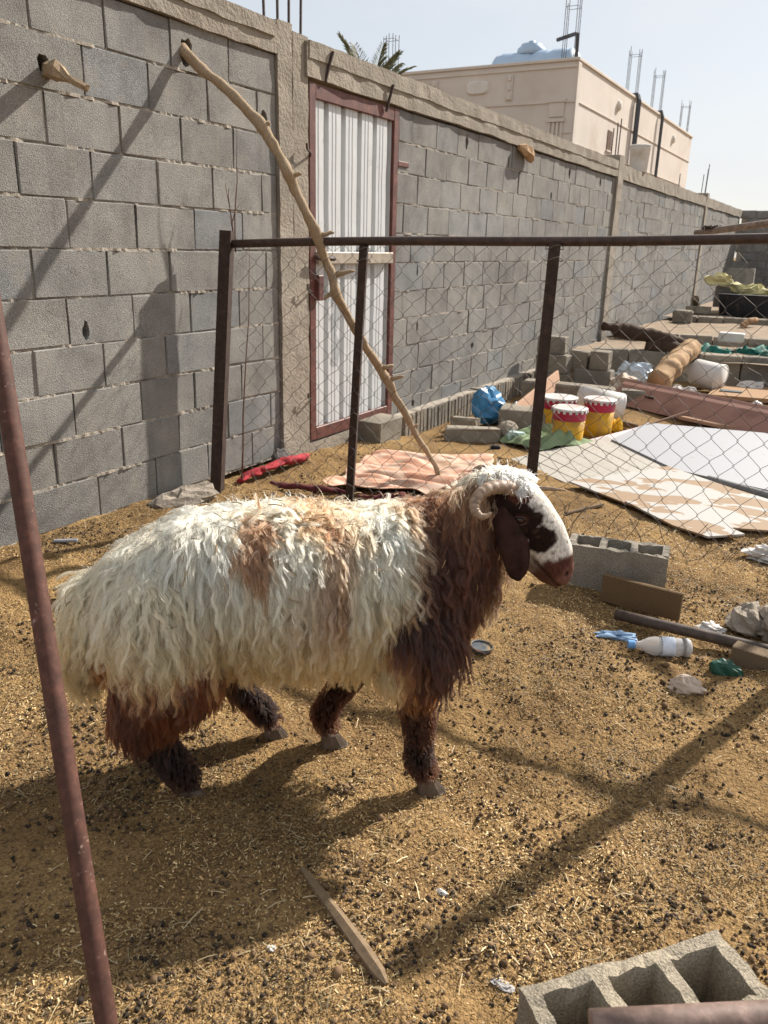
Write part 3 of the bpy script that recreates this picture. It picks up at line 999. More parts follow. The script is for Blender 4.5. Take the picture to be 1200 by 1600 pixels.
# leaning branch stuck in a hole of the wall
BR = [((3.439, 3.136, 2.273), .024), ((3.380, 3.056, 2.222), .0285), ((3.398, 2.966, 2.146), .030), ((3.404, 2.866, 2.074), .029), ((3.408, 2.766, 1.996), .029), ((3.406, 2.666, 1.918), .030), ((3.403, 2.626, 1.885), .034), ((3.412, 2.596, 1.843), .029),
      ((3.420, 2.536, 1.744), .028), ((3.427, 2.486, 1.661), .032), ((3.446, 2.466, 1.604), .027), ((3.463, 2.426, 1.515), .026), ((3.495, 2.396, 1.437), .030), ((3.514, 2.386, 1.390), .031), ((3.552, 2.366, 1.300), .025),
      ((3.593, 2.346, 1.201), .026), ((3.602, 2.336, 1.123), .033), ((3.673, 2.326, 1.040), .028), ((3.771, 2.306, 0.920), .026), ((3.869, 2.286, 0.801), .026), ((3.972, 2.266, 0.697), .030), ((4.013, 2.246, 0.632), .034), ((4.057, 2.226, 0.548), .025),
      ((4.114, 2.186, 0.440), .0255), ((4.157, 2.146, 0.346), .022), ((4.200, 2.096, 0.237), .020), ((4.247, 2.046, 0.124), .019), ((4.259, 1.996, 0.034), .018), ((4.316, 1.956, -0.103), .017)]
mb = MB()
bp = [Vector(p) for p, r in BR]
# smooth subdivision of the path
pts, rad = [], []
for i in range(len(bp) - 1):
    p0, p1, p2, p3 = bp[max(0, i - 1)], bp[i], bp[i + 1], bp[min(len(bp) - 1, i + 2)]
    for t in (0, .25, .5, .75):
        pts.append(0.5 * ((2 * p1) + (p2 - p0) * t + (2 * p0 - 5 * p1 + 4 * p2 - p3) * t * t + (3 * p1 - p0 - 3 * p2 + p3) * t ** 3))
        rad.append((BR[i][1] * (1 - t) + BR[i + 1][1] * t) * .86 + random.uniform(-.0016, .0016))
pts.append(bp[-1]); rad.append(BR[-1][1])
mb.tube(pts, rad, 12)
def knob(p, d, L, r, mb=mb):
    p = Vector(p); d = Vector(d).normalized()
    mb.tube([p, p + d * L * .5, p + d * L * .8 + Vector((0, 0, .004)), p + d * L], [r * 1.3, r * .85, r * .75, r * .35], 8)
imr = right
for (k, s, L, r) in ((9, 1, .062, .015), (13, 1, .085, .014), (15, 1, .12, .014), (16, -1, .07, .014), (20, 1, .085, .018), (21, 1, .10, .014), (6, 1, .045, .017), (24, 1, .035, .012)):
    knob(bp[k], imr * s + Vector((0, 0, .18 if s > 0 else -.9)), L, r)
A2 = np.array(mb.v)
A2 += np.stack([vnoise(A2, 22, 7 + q) for q in range(3)], -1) * .006 + np.stack([vnoise(A2, 7, 17 + q) for q in range(3)], -1) * .007
mb.v = [tuple(p) for p in A2]
br = thing('wooden_branch', 'long knobbly pale branch leaning from a wall hole across the door', 'branch', bp[-1])
mb.build('limb', MAT['branch'], br, True)

# stub of wood stuck in a hole of the wall
st = MB()
s0 = Vector((2.605, 3.126, 2.028)); s1 = Vector((2.518, 2.956, 1.985)); s2 = Vector((2.523, 2.906, 1.961)); s3 = Vector((2.534, 2.816, 1.923))
st.tube([s0, Vector((2.559, 3.056, 2.008)), Vector((2.533, 2.996, 1.995)), s1, s2, s2.lerp(s3, .5), s3], [.030, .034, .040, .030, .016, .017, .016], 6)
A2 = np.array(st.v); A2 += np.stack([vnoise(A2, 30, 3 + q) for q in range(3)], -1) * .013; st.v = [tuple(p) for p in A2]
solo(st, 'wood_stub', MAT['branch'], 'short broken wood stub poking out of the block wall', 'wood stub', tuple(s0), smooth=False)
st = MB()
c = Vector((8.068, 3.026, 2.239))
st.tube([c + Vector((-.17, .03, .03)), c + Vector((-.1, 0, .02)), c, c + Vector((.09, 0, -.02)), c + Vector((.16, .0, -.06))], [.02, .055, .06, .05, .03], 7)
A2 = np.array(st.v); A2 += np.stack([vnoise(A2, 18, 3 + q) for q in range(3)], -1) * .022; st.v = [tuple(p) for p in A2]
solo(st, 'wood_scrap', MAT['log'], 'splintered wood scrap jammed under the cap beam of the wall', 'wood scrap', tuple(c))

# near pipes of the enclosure the camera looks over
A, B_ = Vector((0.986, 1.396, 1.236)), Vector((0.666, 0.879, 0.164))
d = (B_ - A).normalized()
foot = B_ + d * (B_.z + 0.02) / -d.z
top = A - d * 0.25
lp = MB()
lp.tube([foot.lerp(top, t) for t in np.linspace(0, 1, 14)], 0.0178, 16)
solo(lp, 'leaning_pipe', MAT['rust_pipe'], 'leaning red-brown steel pipe with chipped paint at the left edge', 'pipe', tuple(foot), smooth=True)
np0, np1 = Vector((0.774, 0.126, 0.456)), Vector((0.894, -0.077, 0.472))
nd_ = (np1 - np0)
pp = MB()
pp.tube([np0.lerp(np0 + nd_ * 4, t) for t in np.linspace(0, 1, 10)], 0.021, 16)
MAT['pipe_pale'] = make_rust('pipe_pale', (0.20, 0.135, 0.11), fleck=(0.30, 0.24, 0.21), amt=.3, rough=.55)
nb = thing('gate_bar', 'pale rusty horizontal pipe end crossing the bottom right corner', 'pipe', tuple(np0))
pp.build('bar', MAT['pipe_pale'], nb, True)
e = np0 + nd_ * 3.9
MB().tube([(e.x, e.y, -0.02), (e.x, e.y, e.z * .5), (e.x, e.y, e.z + .03)], 0.022, 12).build('bar_post', MAT['pipe_pale'], nb, True)
# tall post of the shade frame, out of the picture on the right; its shadow lies across the floor
tp = MB()
tp.tube([(3.02, -0.115, -0.02), (3.02, -0.115, 1.0), (3.0, -0.11, 1.5)], 0.035, 12)
solo(tp, 'shade_post', MAT['rust_pipe'], 'tall steel post beyond the right edge that throws a shadow band', 'post', (3.02, -0.115, -0.02), smooth=True)
# pale pole of the next pen, beyond the rail
dp = MB()
q0, q1 = Vector((5.772, 0.976, 1.475)), Vector((5.351, 0.473, 1.530))
dp.tube([q0.lerp(q0 + (q1 - q0) * 3, t) for t in np.linspace(0, 1, 8)], 0.021, 10)
MAT['pole_pale'] = make_rust('pole_pale', (0.22, 0.16, 0.12), fleck=(.4, .35, .3), amt=.5)
pole = thing('fence_pole', 'pale weathered pole of a farther fence above the rusty rail', 'pole', tuple(q0))
dp.build('bar', MAT['pole_pale'], pole, True)
e = q0 + (q1 - q0) * 2.9
MB().tube([(e.x, e.y, -0.1), (e.x, e.y, e.z + .05)], 0.022, 10).build('upright', MAT['pole_pale'], pole, True)
kn = MB()
for k in range(6):
    c = q0.lerp(q1, .2) + Vector((random.uniform(-.02, .02), random.uniform(-.03, .03), .02))
    kn.tube([c + Vector((math.cos(a) * .03, math.sin(a) * .03, .012 * math.sin(3 * a + k))) for a in np.linspace(0, 6, 9)], .005, 5)
kn.build('rag_knot', MAT['rust_post'], pole)

# ================================================================== ram
AX = Vector((0.575, -0.818, 0)).normalized()
SH_O = Vector((1.558, 1.09, 0.0))
SH_ANG = math.atan2(AX.y, AX.x)
ram = thing('sheep', 'shaggy cream and brown horned ram walking to the right', 'sheep', (SH_O.x, SH_O.y, 0))
ram.rotation_euler = (0, 0, SH_ANG)
SG = gz(SH_O.x, SH_O.y)

def sphere_template(n):
    m = n // 2 + 2
    V = [(0, 0, 1)] + [(math.sin(math.pi * i / m) * math.cos(2 * math.pi * k / n), math.sin(math.pi * i / m) * math.sin(2 * math.pi * k / n), math.cos(math.pi * i / m)) for i in range(1, m) for k in range(n)] + [(0, 0, -1)]
    F = [(0, 1 + k, 1 + (k + 1) % n) for k in range(n)]
    for i in range(m - 2):
        for k in range(n):
            a, c = 1 + i * n, 1 + (i + 1) * n
            F.append((a + k, c + k, c + (k + 1) % n, a + (k + 1) % n))
    l = 1 + (m - 2) * n
    F += [(l + k, len(V) - 1, l + (k + 1) % n) for k in range(n)]
    return np.array(V), F
def ellip(mb, c, r, n=20):
    V, F = sphere_template(n)
    mb.add((V * np.array(r) + np.array(c)).tolist(), F)

def chain(bm, st, step=0.012, n=16):
    """st: (x, y, z, rx, ry, rz) stations, filled with overlapping ellipsoids"""
    for a, c in zip(st[:-1], st[1:]):
        a, c = np.array(a, float), np.array(c, float)
        k = max(1, int(np.linalg.norm(c[:3] - a[:3]) / step))
        for i in range(k + 1):
            q = a + (c - a) * i / k
            ellip(bm, q[:3], q[3:], n=n)

def S(x, y, z, r, ry=None): return (x, y, z, r, ry or r, r)

bm = MB()
# trunk
chain(bm, [(-.49, 0, .46, .05, .10, .11), (-.42, 0, .495, .06, .155, .145), (-.28, 0, .54, .08, .185, .17), (-.05, 0, .54, .08, .20, .182), (.14, 0, .54, .08, .19, .178), (.26, 0, .56, .07, .155, .172), (.34, 0, .55, .06, .115, .14)], .03, 24)
# fat tail
chain(bm, [(-.52, 0, .47, .05, .09, .09), (-.56, 0, .39, .035, .085, .08), (-.56, 0, .335, .028, .06, .05)], .03)
# neck
chain(bm, [S(.30, 0, .58, .14, .12), S(.39, 0, .655, .115, .095), S(.46, 0, .71, .095, .078), S(.50, 0, .74, .078, .066)], .02, 20)
# head
chain(bm, [S(.495, 0, .75, .066, .060), S(.535, 0, .735, .074, .064), S(.562, 0, .705, .074, .060), S(.60, 0, .662, .068, .049), S(.628, 0, .618, .060, .043), S(.645, 0, .583, .049, .041), S(.652, 0, .568, .040, .037)], .01, 22)
chain(bm, [S(.53, 0, .665, .055, .045), S(.585, 0, .612, .042, .034), S(.628, 0, .560, .026, .025)], .01)
for s in (-1, 1):
    ellip(bm, (.553, s * .050, .740), (.026, .016, .020))
    ellip(bm, (.57, s * .040, .67), (.045, .016, .045))
    ellip(bm, (.664, s * .020, .575), (.016, .012, .016))
# legs: shoulder / elbow / knee / fetlock / pastern
NF = [(.26, -.115, .47, .08), (.245, -.125, .37, .058), (.268, -.122, .30, .042), (.284, -.12, .215, .036), (.286, -.12, .13, .026), (.287, -.12, .085, .029), (.305, -.12, .048, .026)]
FF = [(.26, .115, .47, .08), (.20, .115, .37, .056), (.165, .11, .29, .042), (.125, .108, .215, .036), (.070, .105, .13, .026), (.046, .105, .085, .028), (.056, .105, .050, .026)]
NH = [(-.33, -.10, .50, .125), (-.325, -.125, .40, .112), (-.375, -.13, .30, .078), (-.395, -.128, .225, .044), (-.362, -.125, .15, .031), (-.330, -.122, .085, .032), (-.308, -.12, .048, .028)]
FH = [(-.30, .10, .48, .115), (-.20, .125, .38, .09), (-.20, .135, .29, .060), (-.228, .14, .215, .038), (-.175, .143, .135, .028), (-.135, .145, .085, .029), (-.108, .146, .048, .026)]
for leg in (NF, FF, NH, FH):
    chain(bm, [S(*q) for q in leg], .012)
tmp = bpy.data.meshes.new('ram_tmp')
tmp.from_pydata(bm.v, [], bm.f)
to = bpy.data.objects.new('ram_tmp', tmp)
link(to)
rm = to.modifiers.new('remesh', 'REMESH')
rm.mode = 'VOXEL'
rm.voxel_size = 0.0055
sm_ = to.modifiers.new('smooth', 'SMOOTH')
sm_.factor = 0.5
sm_.iterations = 6
dg = bpy.context.evaluated_depsgraph_get()
body_me = bpy.data.meshes.new_from_object(to.evaluated_get(dg))
bpy.data.objects.remove(to)
body_me.name = 'body'
n = len(body_me.vertices)
co = np.empty(n * 3, dtype=np.float32)
body_me.vertices.foreach_get('co', co)
co = co.reshape(-1, 3).astype(float)

HU = np.array((.646, 0, -.763))            # along the face, poll to muzzle
HW = np.array((.763, 0, .646))             # out of the bridge of the nose
H0 = np.array((.50, 0, .77))
def head_coord(P):
    d = P - H0
    return d @ HU, d @ HW                  # t along, w across
# carve mouth line, nostrils, eye sockets
t_, w_ = head_coord(co)
hd = (co[:, 0] > .52) & (t_ > -.02)
mouth = np.exp(-((w_ + .030 - .10 * (t_ - .24)) / .0045) ** 2) * sstep(.165, .20, t_) * hd
for s in (-1, 1):
    nq = np.array((.678, s * .021, .578))
    dn = np.linalg.norm((co - nq) * np.array((1, 1.3, 1)), axis=1)
    co += (np.array((-.5, -s * .6, .0))[None, :] * (np.exp(-(dn / .010) ** 2) * .009)[:, None])
    eq = np.array((.552, s * .060, .716))
    de = np.linalg.norm((co - eq) * np.array((.8, .8, 1.2)), axis=1)
    co += np.array((-.2, -s * 1.0, 0))[None, :] * (np.exp(-(de / .013) ** 2) * .010)[:, None]
co[:, 1] -= np.sign(co[:, 1]) * mouth * .006
co[:, 2] += mouth * .002
body_me.vertices.foreach_set('co', co.astype(np.float32).ravel())
body_me.update()

CO0 = co.copy()                            # rest shape: colours and hair zones are looked up here
PIV = np.array((.48, 0, .74))
def turn_head(P, w=None, yaw=-.32, dx=-.012, dz=.008):
    d = P - PIV
    c, sn = math.cos(yaw), math.sin(yaw)
    Q = PIV + np.stack([c * d[:, 0] - sn * d[:, 1] + dx, sn * d[:, 0] + c * d[:, 1], d[:, 2] + dz], -1)
    if w is None: return Q
    return P + (Q - P) * w[:, None]
hw = sstep(.42, .52, co[:, 0] + .35 * (co[:, 2] - .65))
co = turn_head(co, hw)
body_me.vertices.foreach_set('co', co.astype(np.float32).ravel())
body_me.update()
CREAM, DCREAM = np.array((.99, .845, .645)), np.array((.89, .57, .345))
BROWN, DARK, RUST, BLACK, WHITE, TAN = np.array((.20, .095, .057)), np.array((.10, .05, .036)), np.array((.36, .165, .072)), np.array((.05, .03, .024)), np.array((.82, .76, .68)), np.array((.50, .30, .15))
def lerpc(a, b, t): return a + (b - a) * t[:, None]
def blob(P, c, r): return np.exp(-(((P - np.array(c)) / np.array(r)) ** 2).sum(1))

def wool_colour(P):
    x, y, z = P[:, 0], P[:, 1], P[:, 2]
    n1 = fbm(P, 9, 41, 3)
    n2 = fbm(P, 24, 45, 2)
    c = np.tile(CREAM, (len(P), 1))
    # stained belly fringe; flanks also carry warm ground bounce painted into the colour
    c = lerpc(c, DCREAM, np.clip(sstep(.76, .46, z + .05 * n1), 0, 1) * .95)
    c = lerpc(c, RUST, np.clip(sstep(.42, .33, z + .05 * n1) * (.35 + .5 * n2), 0, 1) * sstep(-.28, -.12, x) * .7)
    gr = np.clip(fbm(P, 4.5, 47, 3) * .9 + .1, 0, 1)
    c = lerpc(c, DCREAM * .92, gr * .45)
    # patches on the flank
    def patch(c, col, ctr, r, k, th=.45):
        m = blob(P, ctr, r) + .16 * n1 + .10 * n2
        return lerpc(c, col, sstep(th - .12, th + .15, m) * k)
    c = patch(c, np.array((.34, .19, .12)), (-.115, -.15, .70), (.052, .16, .072), .85)
    c = patch(c, np.array((.32, .21, .15)), (.075, -.16, .66), (.042, .16, .12), .75)
    c = patch(c, np.array((.45, .36, .29)), (.02, -.16, .60), (.07, .16, .06), .5)
    c = patch(c, RUST, (.03, -.02, .70), (.05, .09, .06), .7)
    c = patch(c, np.array((.35, .22, .14)), (.12, .0, .70), (.06, .14, .05), .6)
    # brown neck and chest
    edge = .245 + .10 * (z - .55) + .045 * n1 + .025 * n2
    nk = sstep(-.035, .03, x - edge)
    neck = lerpc(np.tile(BROWN * .8, (len(P), 1)), DARK, np.clip(sstep(.70, .55, z) * .8 + .3 * n1, 0, 1))
    neck = lerpc(neck, RUST * .95, np.clip(sstep(.46, .34, z + .05 * n1), 0, 1) * .85)
    neck = lerpc(neck, TAN * .8, np.clip(sstep(.33, .28, z + .04 * n2), 0, 1) * .7)
    neck = lerpc(neck, np.array((.34, .19, .10)), np.clip(sstep(.69, .77, z + .04 * n1), 0, 1) * .8)
    neck = lerpc(neck, CREAM * .9, np.clip(sstep(.765, .80, z + .03 * n2), 0, 1) * .75 * sstep(.30, .36, x))
    neck = lerpc(neck, CREAM * .8, np.clip(sstep(.415, .445, x + .02 * n2) * sstep(.64, .57, z), 0, 1) * .85)
    c = lerpc(c, neck * .86, nk)
    # brown breeches and legs
    th = sstep(.50, .43, z + .05 * n1 + .03 * n2 + .12 * sstep(-.30, -.15, x)) * sstep(-.10, -.22, x) * sstep(-.54, -.50, x + .02 * n1)
    c = lerpc(c, lerpc(np.tile(RUST * .62, (len(P), 1)), BROWN * .7, np.clip(.5 + n1, 0, 1)), th)
    lg = sstep(.285, .235, z + .02 * n1)
    legc = lerpc(np.tile(BLACK * 1.6, (len(P), 1)), RUST * .45, np.clip(sstep(-.1, .5, n1 + (x > .0) * .3 * sstep(.22, .12, z) + .10), 0, 1) * .6)
    c = lerpc(c, legc, lg * sstep(-.54, -.50, x))
    return c * (1 + .10 * n2)[:, None]

def face_colour(P):
    t, w = head_coord(P)
    n1 = fbm(P, 30, 51, 2)
    n2 = fbm(P, 80, 53, 2)
    c = np.tile(WHITE * .80, (len(P), 1))
    # dark mask round the eye and over the cheek
    m = np.maximum(blob(P, (.555, -.055, .705), (.045, .1, .052)), blob(P, (.605, -.05, .668), (.034, .1, .036)))
    m = np.maximum(m, np.maximum(blob(P, (.495, -.06, .71), (.05, .1, .085)), blob(P, (.535, -.055, .765), (.036, .05, .04))))
    m2 = np.maximum(m, np.maximum(blob(P, (.555, .055, .705), (.045, .1, .052)), blob(P, (.605, .05, .668), (.03, .1, .03))))
    m = np.where(P[:, 1] < 0, m, m2) + .15 * n1 + .10 * n2
    c = lerpc(c, np.array((.017, .0085, .0065)), sstep(.26, .42, m))
    rd = blob(P, (.545, -.045, .775), (.03, .03, .025)) + .1 * n1
    c = lerpc(c, np.array((.10, .035, .022)), sstep(.35, .6, rd) * .8)
    # speckles
    c = lerpc(c, np.array((.06, .03, .02)), sstep(.62, .8, fbm(P, 55, 57, 2) + .35 * sstep(.62, .57, P[:, 2])) * .8)
    # brown muzzle
    mz = sstep(.208, .232, t + .016 * n1 + .012 * (w < 0))
    c = lerpc(c, np.array((.085, .034, .024)), mz)
    c = lerpc(c, np.array((.22, .11, .085)), sstep(.246, .262, t + .006 * n1) * .6)
    lip = sstep(-.018, -.034, w) * sstep(.15, .19, t)
    c = lerpc(c, np.array((.10, .045, .03)), lip * .8)
    # nostril hole and mouth gap, their shade painted dark into the colour
    for s in (-1, 1):
        d = np.linalg.norm(P - np.array((.674, s * .024, .577)), axis=1)
        c = lerpc(c, np.array((.012, .006, .005)), sstep(.010, .006, d))
    mo = np.exp(-((w + .030 - .10 * (t - .24)) / .0032) ** 2) * sstep(.17, .20, t)
    c = lerpc(c, np.array((.015, .008, .006)), np.clip(mo, 0, 1) * .9)
    er = np.linalg.norm((P - np.array((.553, -.060, .716))) * np.array((1, 1, 1.25)), axis=1)
    c = lerpc(c, np.array((.11, .05, .035)), sstep(.024, .014, er) * (P[:, 1] < 0) * .8)
    return c
def face_mask(P):
    t, w = head_coord(P)
    xb = .480 + .03 * sstep(.70, .60, P[:, 2])
    return sstep(xb - .012, xb + .012, P[:, 0] + .006 * fbm(P, 30, 58, 2))

fm = face_mask(CO0)
cols = lerpc(wool_colour(CO0) ** 1.75 * .6, face_colour(CO0), fm)
set_color_attr(body_me, np.clip(cols, 0, 1))
m, nt, b = new_mat('ram_skin')
at = nt.nodes.new('ShaderNodeAttribute')
at.attribute_name = 'Col'
v = coords(nt, 'Object', (1, 1, 1))
hv = coords(nt, 'Object', (1, 1, .35))
c = mixc(nt, 1.0, at.outputs['Color'], ramp(nt, noise(nt, hv, 240, 3, .7), [(.3, (.6, .6, .6)), (.7, (1.3, 1.3, 1.3))]), 'MULTIPLY')
nt.links.new(c, b.inputs['Base Color'])
b.inputs['Roughness'].default_value = 0.75
b.inputs['Specular IOR Level'].default_value = 0.10
bump(nt, b, noise(nt, hv, 260, 4, .7), .35, .003)
MAT['ram_skin'] = m
body_me.materials.clear()
body_me.materials.append(m)
body_me.polygons.foreach_set('use_smooth', [True] * len(body_me.polygons))
body = bpy.data.objects.new('body', body_me)
body.parent = ram
link(body)

# ---- hair
def hair_mat(name, rough=.6, trans=.42):
    m = bpy.data.materials.new(name)
    m.use_nodes = True
    nt = m.node_tree
    nt.nodes.clear()
    out = nt.nodes.new('ShaderNodeOutputMaterial')
    b = nt.nodes.new('ShaderNodeBsdfHairPrincipled')
    b.model = 'CHIANG'
    b.parametrization = 'COLOR'
    at = nt.nodes.new('ShaderNodeAttribute')
    at.attribute_name = 'Col'
    b.inputs['Roughness'].default_value = .55
    b.inputs['Radial Roughness'].default_value = .65
    b.inputs['Coat'].default_value = 0.0
    b.inputs['Random Roughness'].default_value = .2
    nt.links.new(at.outputs['Color'], b.inputs['Color'])
    nt.links.new(b.outputs[0], out.inputs['Surface'])
    return m
MAT['wool'] = hair_mat('wool')

def add_hair(name, pos, rad, col, parent, sizes=None):
    """pos (N,K,3), rad (N,K), col (N,K,3)"""
    if sizes is None: sizes = np.full(pos.shape[0], pos.shape[1])
    tot = int(sizes.sum())
    cu = bpy.data.hair_curves.new(name)
    cu.add_curves([int(q) for q in sizes])
    cu.attributes['position'].data.foreach_set('vector', pos.astype(np.float32).ravel())
    ra = cu.attributes.get('radius') or cu.attributes.new('radius', 'FLOAT', 'POINT')
    ra.data.foreach_set('value', rad.astype(np.float32).ravel())
    ca = cu.attributes.new('Col', 'FLOAT_COLOR', 'POINT')
    c4 = np.ones((tot, 4), dtype=np.float32)
    c4[:, :3] = np.clip(col.reshape(-1, 3), 0, 1) ** 1.75
    ca.data.foreach_set('color', c4.ravel())
    cu.materials.append(MAT['wool'])
    o = bpy.data.objects.new(name, cu)
    o.parent = parent
    return link(o)

body_me.calc_loop_triangles()
tri = np.empty(len(body_me.loop_triangles) * 3, dtype=np.int32)
body_me.loop_triangles.foreach_get('vertices', tri)
tri = tri.reshape(-1, 3)
A_, B2, C_ = co[tri[:, 0]], co[tri[:, 1]], co[tri[:, 2]]
fn = np.cross(B2 - A_, C_ - A_)
area = np.linalg.norm(fn, axis=1) * .5
vn = np.empty(n * 3, dtype=np.float32)
body_me.vertices.foreach_get('normal', vn)
vn = vn.reshape(-1, 3).astype(float)
def sample(N, weight):
    w = area * weight
    idx = RNG.choice(len(tri), N, p=w / w.sum())
    r1, r2 = np.sqrt(RNG.random(N)), RNG.random(N)
    ba = np.stack([1 - r1, r1 * (1 - r2), r1 * r2], -1)
    T = tri[idx]
    P = (co[T] * ba[:, :, None]).sum(1)
    P0 = (CO0[T] * ba[:, :, None]).sum(1)
    Nn = (vn[T] * ba[:, :, None]).sum(1)
    return P, P0, Nn / np.linalg.norm(Nn, axis=1, keepdims=True)
cen = (CO0[tri[:, 0]] + CO0[tri[:, 1]] + CO0[tri[:, 2]]) / 3
fmt = face_mask(cen)
def nrm(v): return v / np.maximum(1e-9, np.linalg.norm(v, axis=1, keepdims=True))
bvh = BVHTree.FromPolygons([tuple(p) for p in co], [tuple(t) for t in tri.tolist()])
GRAV = np.array((0, 0, -1.0))

def locks(N, weight, per, K, Lfun, lift, spread, rad, curl, wave, clump=.75, colfun=wool_colour, sway=(0, 0, 0), gravk=.45, bright=1.0, tousle=.25):
    P, P0, Nn = sample(N, weight)
    L = Lfun(P0, Nn) * RNG.uniform(.75, 1.25, N)
    flow = GRAV[None, :] - Nn * (Nn @ GRAV)[:, None]
    fl = np.linalg.norm(flow, axis=1, keepdims=True)
    rnd = RNG.normal(size=(N, 3))
    rnd -= Nn * (rnd * Nn).sum(1, keepdims=True)
    rnd = nrm(rnd)
    # coherent drift of the fleece
    drift = np.stack([vnoise(P, 7, 61), vnoise(P, 7, 62), vnoise(P, 7, 63)], -1)
    side = np.zeros_like(P)
    side[:, 1] = np.sign(P[:, 1]) * .35
    flow = nrm(flow + (side + drift * .5 + rnd * tousle) * (1.15 - fl) + drift * .18 + rnd * tousle * .35 + np.array(sway))
    flow -= Nn * (flow * Nn).sum(1, keepdims=True) * .8
    flow = nrm(flow)
    ss = np.linspace(0, 1, K)
    ds = ss[1] - ss[0]
    pos = np.empty((N, K, 3))
    pos[:, 0] = P - Nn * .004
    cur = pos[:, 0].copy()
    for k in range(1, K):
        s = ss[k]
        d = Nn * (lift * (1 - s) ** 1.6) + flow + GRAV[None, :] * (gravk * s)
        d = nrm(d)
        cur = cur + d * (L * ds)[:, None]
        pos[:, k] = cur
    # keep the guides outside the body
    minh = .008
    for i in range(N):
        for k in range(2, K):
            p = Vector(pos[i, k])
            loc, nn_, ix, dist = bvh.find_nearest(p, .08)
            if loc is not None and (p - loc).dot(nn_) < minh:
                q = loc + nn_ * (minh + .012 * k / K)
                pos[i, k:] += np.array(q - p)[None, :]
    # strands of each lock
    M = N * per
    g = np.repeat(pos, per, axis=0)
    gn = np.repeat(Nn, per, axis=0)
    gf = np.repeat(flow, per, axis=0)
    gl = np.repeat(L, per)
    gb = np.cross(gn, gf)
    ang = RNG.random(M) * 2 * math.pi
    rr = np.sqrt(RNG.random(M)) * spread
    off = (gf * np.cos(ang)[:, None] + gb * np.sin(ang)[:, None]) * rr[:, None]
    cl = 1 - clump * np.clip(ss * 1.6, 0, 1)
    cl = cl * (1 - .35 * np.clip((ss - .75) / .25, 0, 1))
    out = g + off[:, None, :] * cl[None, :, None]
    # crimp: waves shared by the lock, small differences by strand
    ph = np.repeat(RNG.random(N) * 6.28, per) + RNG.normal(size=M) * .35
    wl = np.repeat(RNG.uniform(.75, 1.3, N), per) * wave
    am = np.repeat(RNG.uniform(.35, 1.4, N) * (.75 + .6 * vnoise(P, 8, 66)), per) * curl
    tt = ss[None, :] * gl[:, None] / wl[:, None] * 2 * math.pi + ph[:, None]
    env = np.clip(ss * 3, 0, 1)[None, :] * am[:, None]
    out += gb[:, None, :] * (np.sin(tt) * env)[:, :, None] + gn[:, None, :] * (np.cos(tt * 1.0 + .8) * env * .6)[:, :, None]
    out += RNG.normal(size=(M, 1, 3)) * .0012
    # stray ends
    stray = (RNG.random(M) < .06)
    out += (RNG.normal(size=(M, 3)) * .012 * stray[:, None])[:, None, :] * (ss ** 2)[None, :, None]
    lc = colfun(P0) * RNG.uniform(.86, 1.12, (N, 1)) * bright
    c = np.repeat(lc, per, axis=0) * RNG.uniform(.88, 1.10, (M, 1))
    cc = c[:, None, :] * (np.interp(ss, [0, .35, 1], [.80, .96, 1.04]))[None, :, None]
    R = np.empty((M, K))
    R[:] = np.interp(ss, [0, .6, 1], [rad, rad * .85, rad * .25])[None, :]
    return out, R, cc

def len_wool(P, Nn):
    x, y, z = P[:, 0], P[:, 1], P[:, 2]
    top = sstep(.3, .9, Nn[:, 2])
    L = .125 - .062 * top
    L = L * (1 - .42 * sstep(.46, .36, z))
    L = L * (1 - .55 * sstep(.38, .47, x) * sstep(.60, .68, z))
    L = L * (1 + .22 * sstep(.24, .32, x) * sstep(.70, .60, z))
    L = np.where(x < -.5, .085, L)
    return L
lower = np.where(cen[:, 0] > -.12, sstep(.345, .385, cen[:, 2]), sstep(.27, .32, cen[:, 2]))
# no long wool on the lower legs; the trunk below the belly line keeps its fringe
wt = (1 - fmt) * lower
fa = locks(5600, wt, 20, 13, len_wool, .85, .0150, .00062, .0056, .055, .46)
# loose single fibres that soften the locks
fb = locks(36000, wt, 2, 11, lambda P, N: len_wool(P, N) * .82, 1.0, .008, .00055, .0036, .04, .1, tousle=.5)
fc = locks(1300, wt, 18, 13, lambda P, N: len_wool(P, N) * 1.12, 1.05, .010, .00062, .0072, .06, .7, bright=1.03)
hp = [np.concatenate([q.reshape(-1, *q.shape[2:]) for q in z]) for z in zip(fa, fb, fc)]
hs = np.concatenate([np.full(q[0].shape[0], q[0].shape[1]) for q in (fa, fb, fc)])
add_hair('fleece', hp[0], hp[1], hp[2], ram, hs)
# breeches: straighter, longer hair over the thighs
wth = (1 - fmt) * np.exp(-((cen[:, 2] - .32) / .07) ** 2) * (cen[:, 0] < -.20) * (cen[:, 0] > -.53)
add_hair('breech_hair', *locks(1700, wth, 16, 10, lambda P, N: np.full(len(P), .105), .7, .011, .0007, .003, .05, .5), ram)
# short hair of the legs and of the face
wl_ = (cen[:, 2] < .30) * (cen[:, 2] > .045) * (cen[:, 0] > -.5) * 1.0
add_hair('leg_hair', *locks(6500, wl_, 4, 6, lambda P, N: np.full(len(P), .018), .45, .006, .0006, .0008, .03, .4), ram)
# topknot of wool between the horns
wk = sstep(.44, .47, cen[:, 0]) * sstep(.57, .545, cen[:, 0]) * sstep(.775, .79, cen[:, 2]) * (np.abs(cen[:, 1]) < .045)
def knot_col(P): return np.tile(WHITE * .95, (len(P), 1)) * (1 + .1 * vnoise(P, 40, 3))[:, None]
add_hair('topknot', *locks(420, wk, 12, 8, lambda P, N: np.full(len(P), .024), .8, .009, .0010, .003, .022, .6, knot_col), ram)

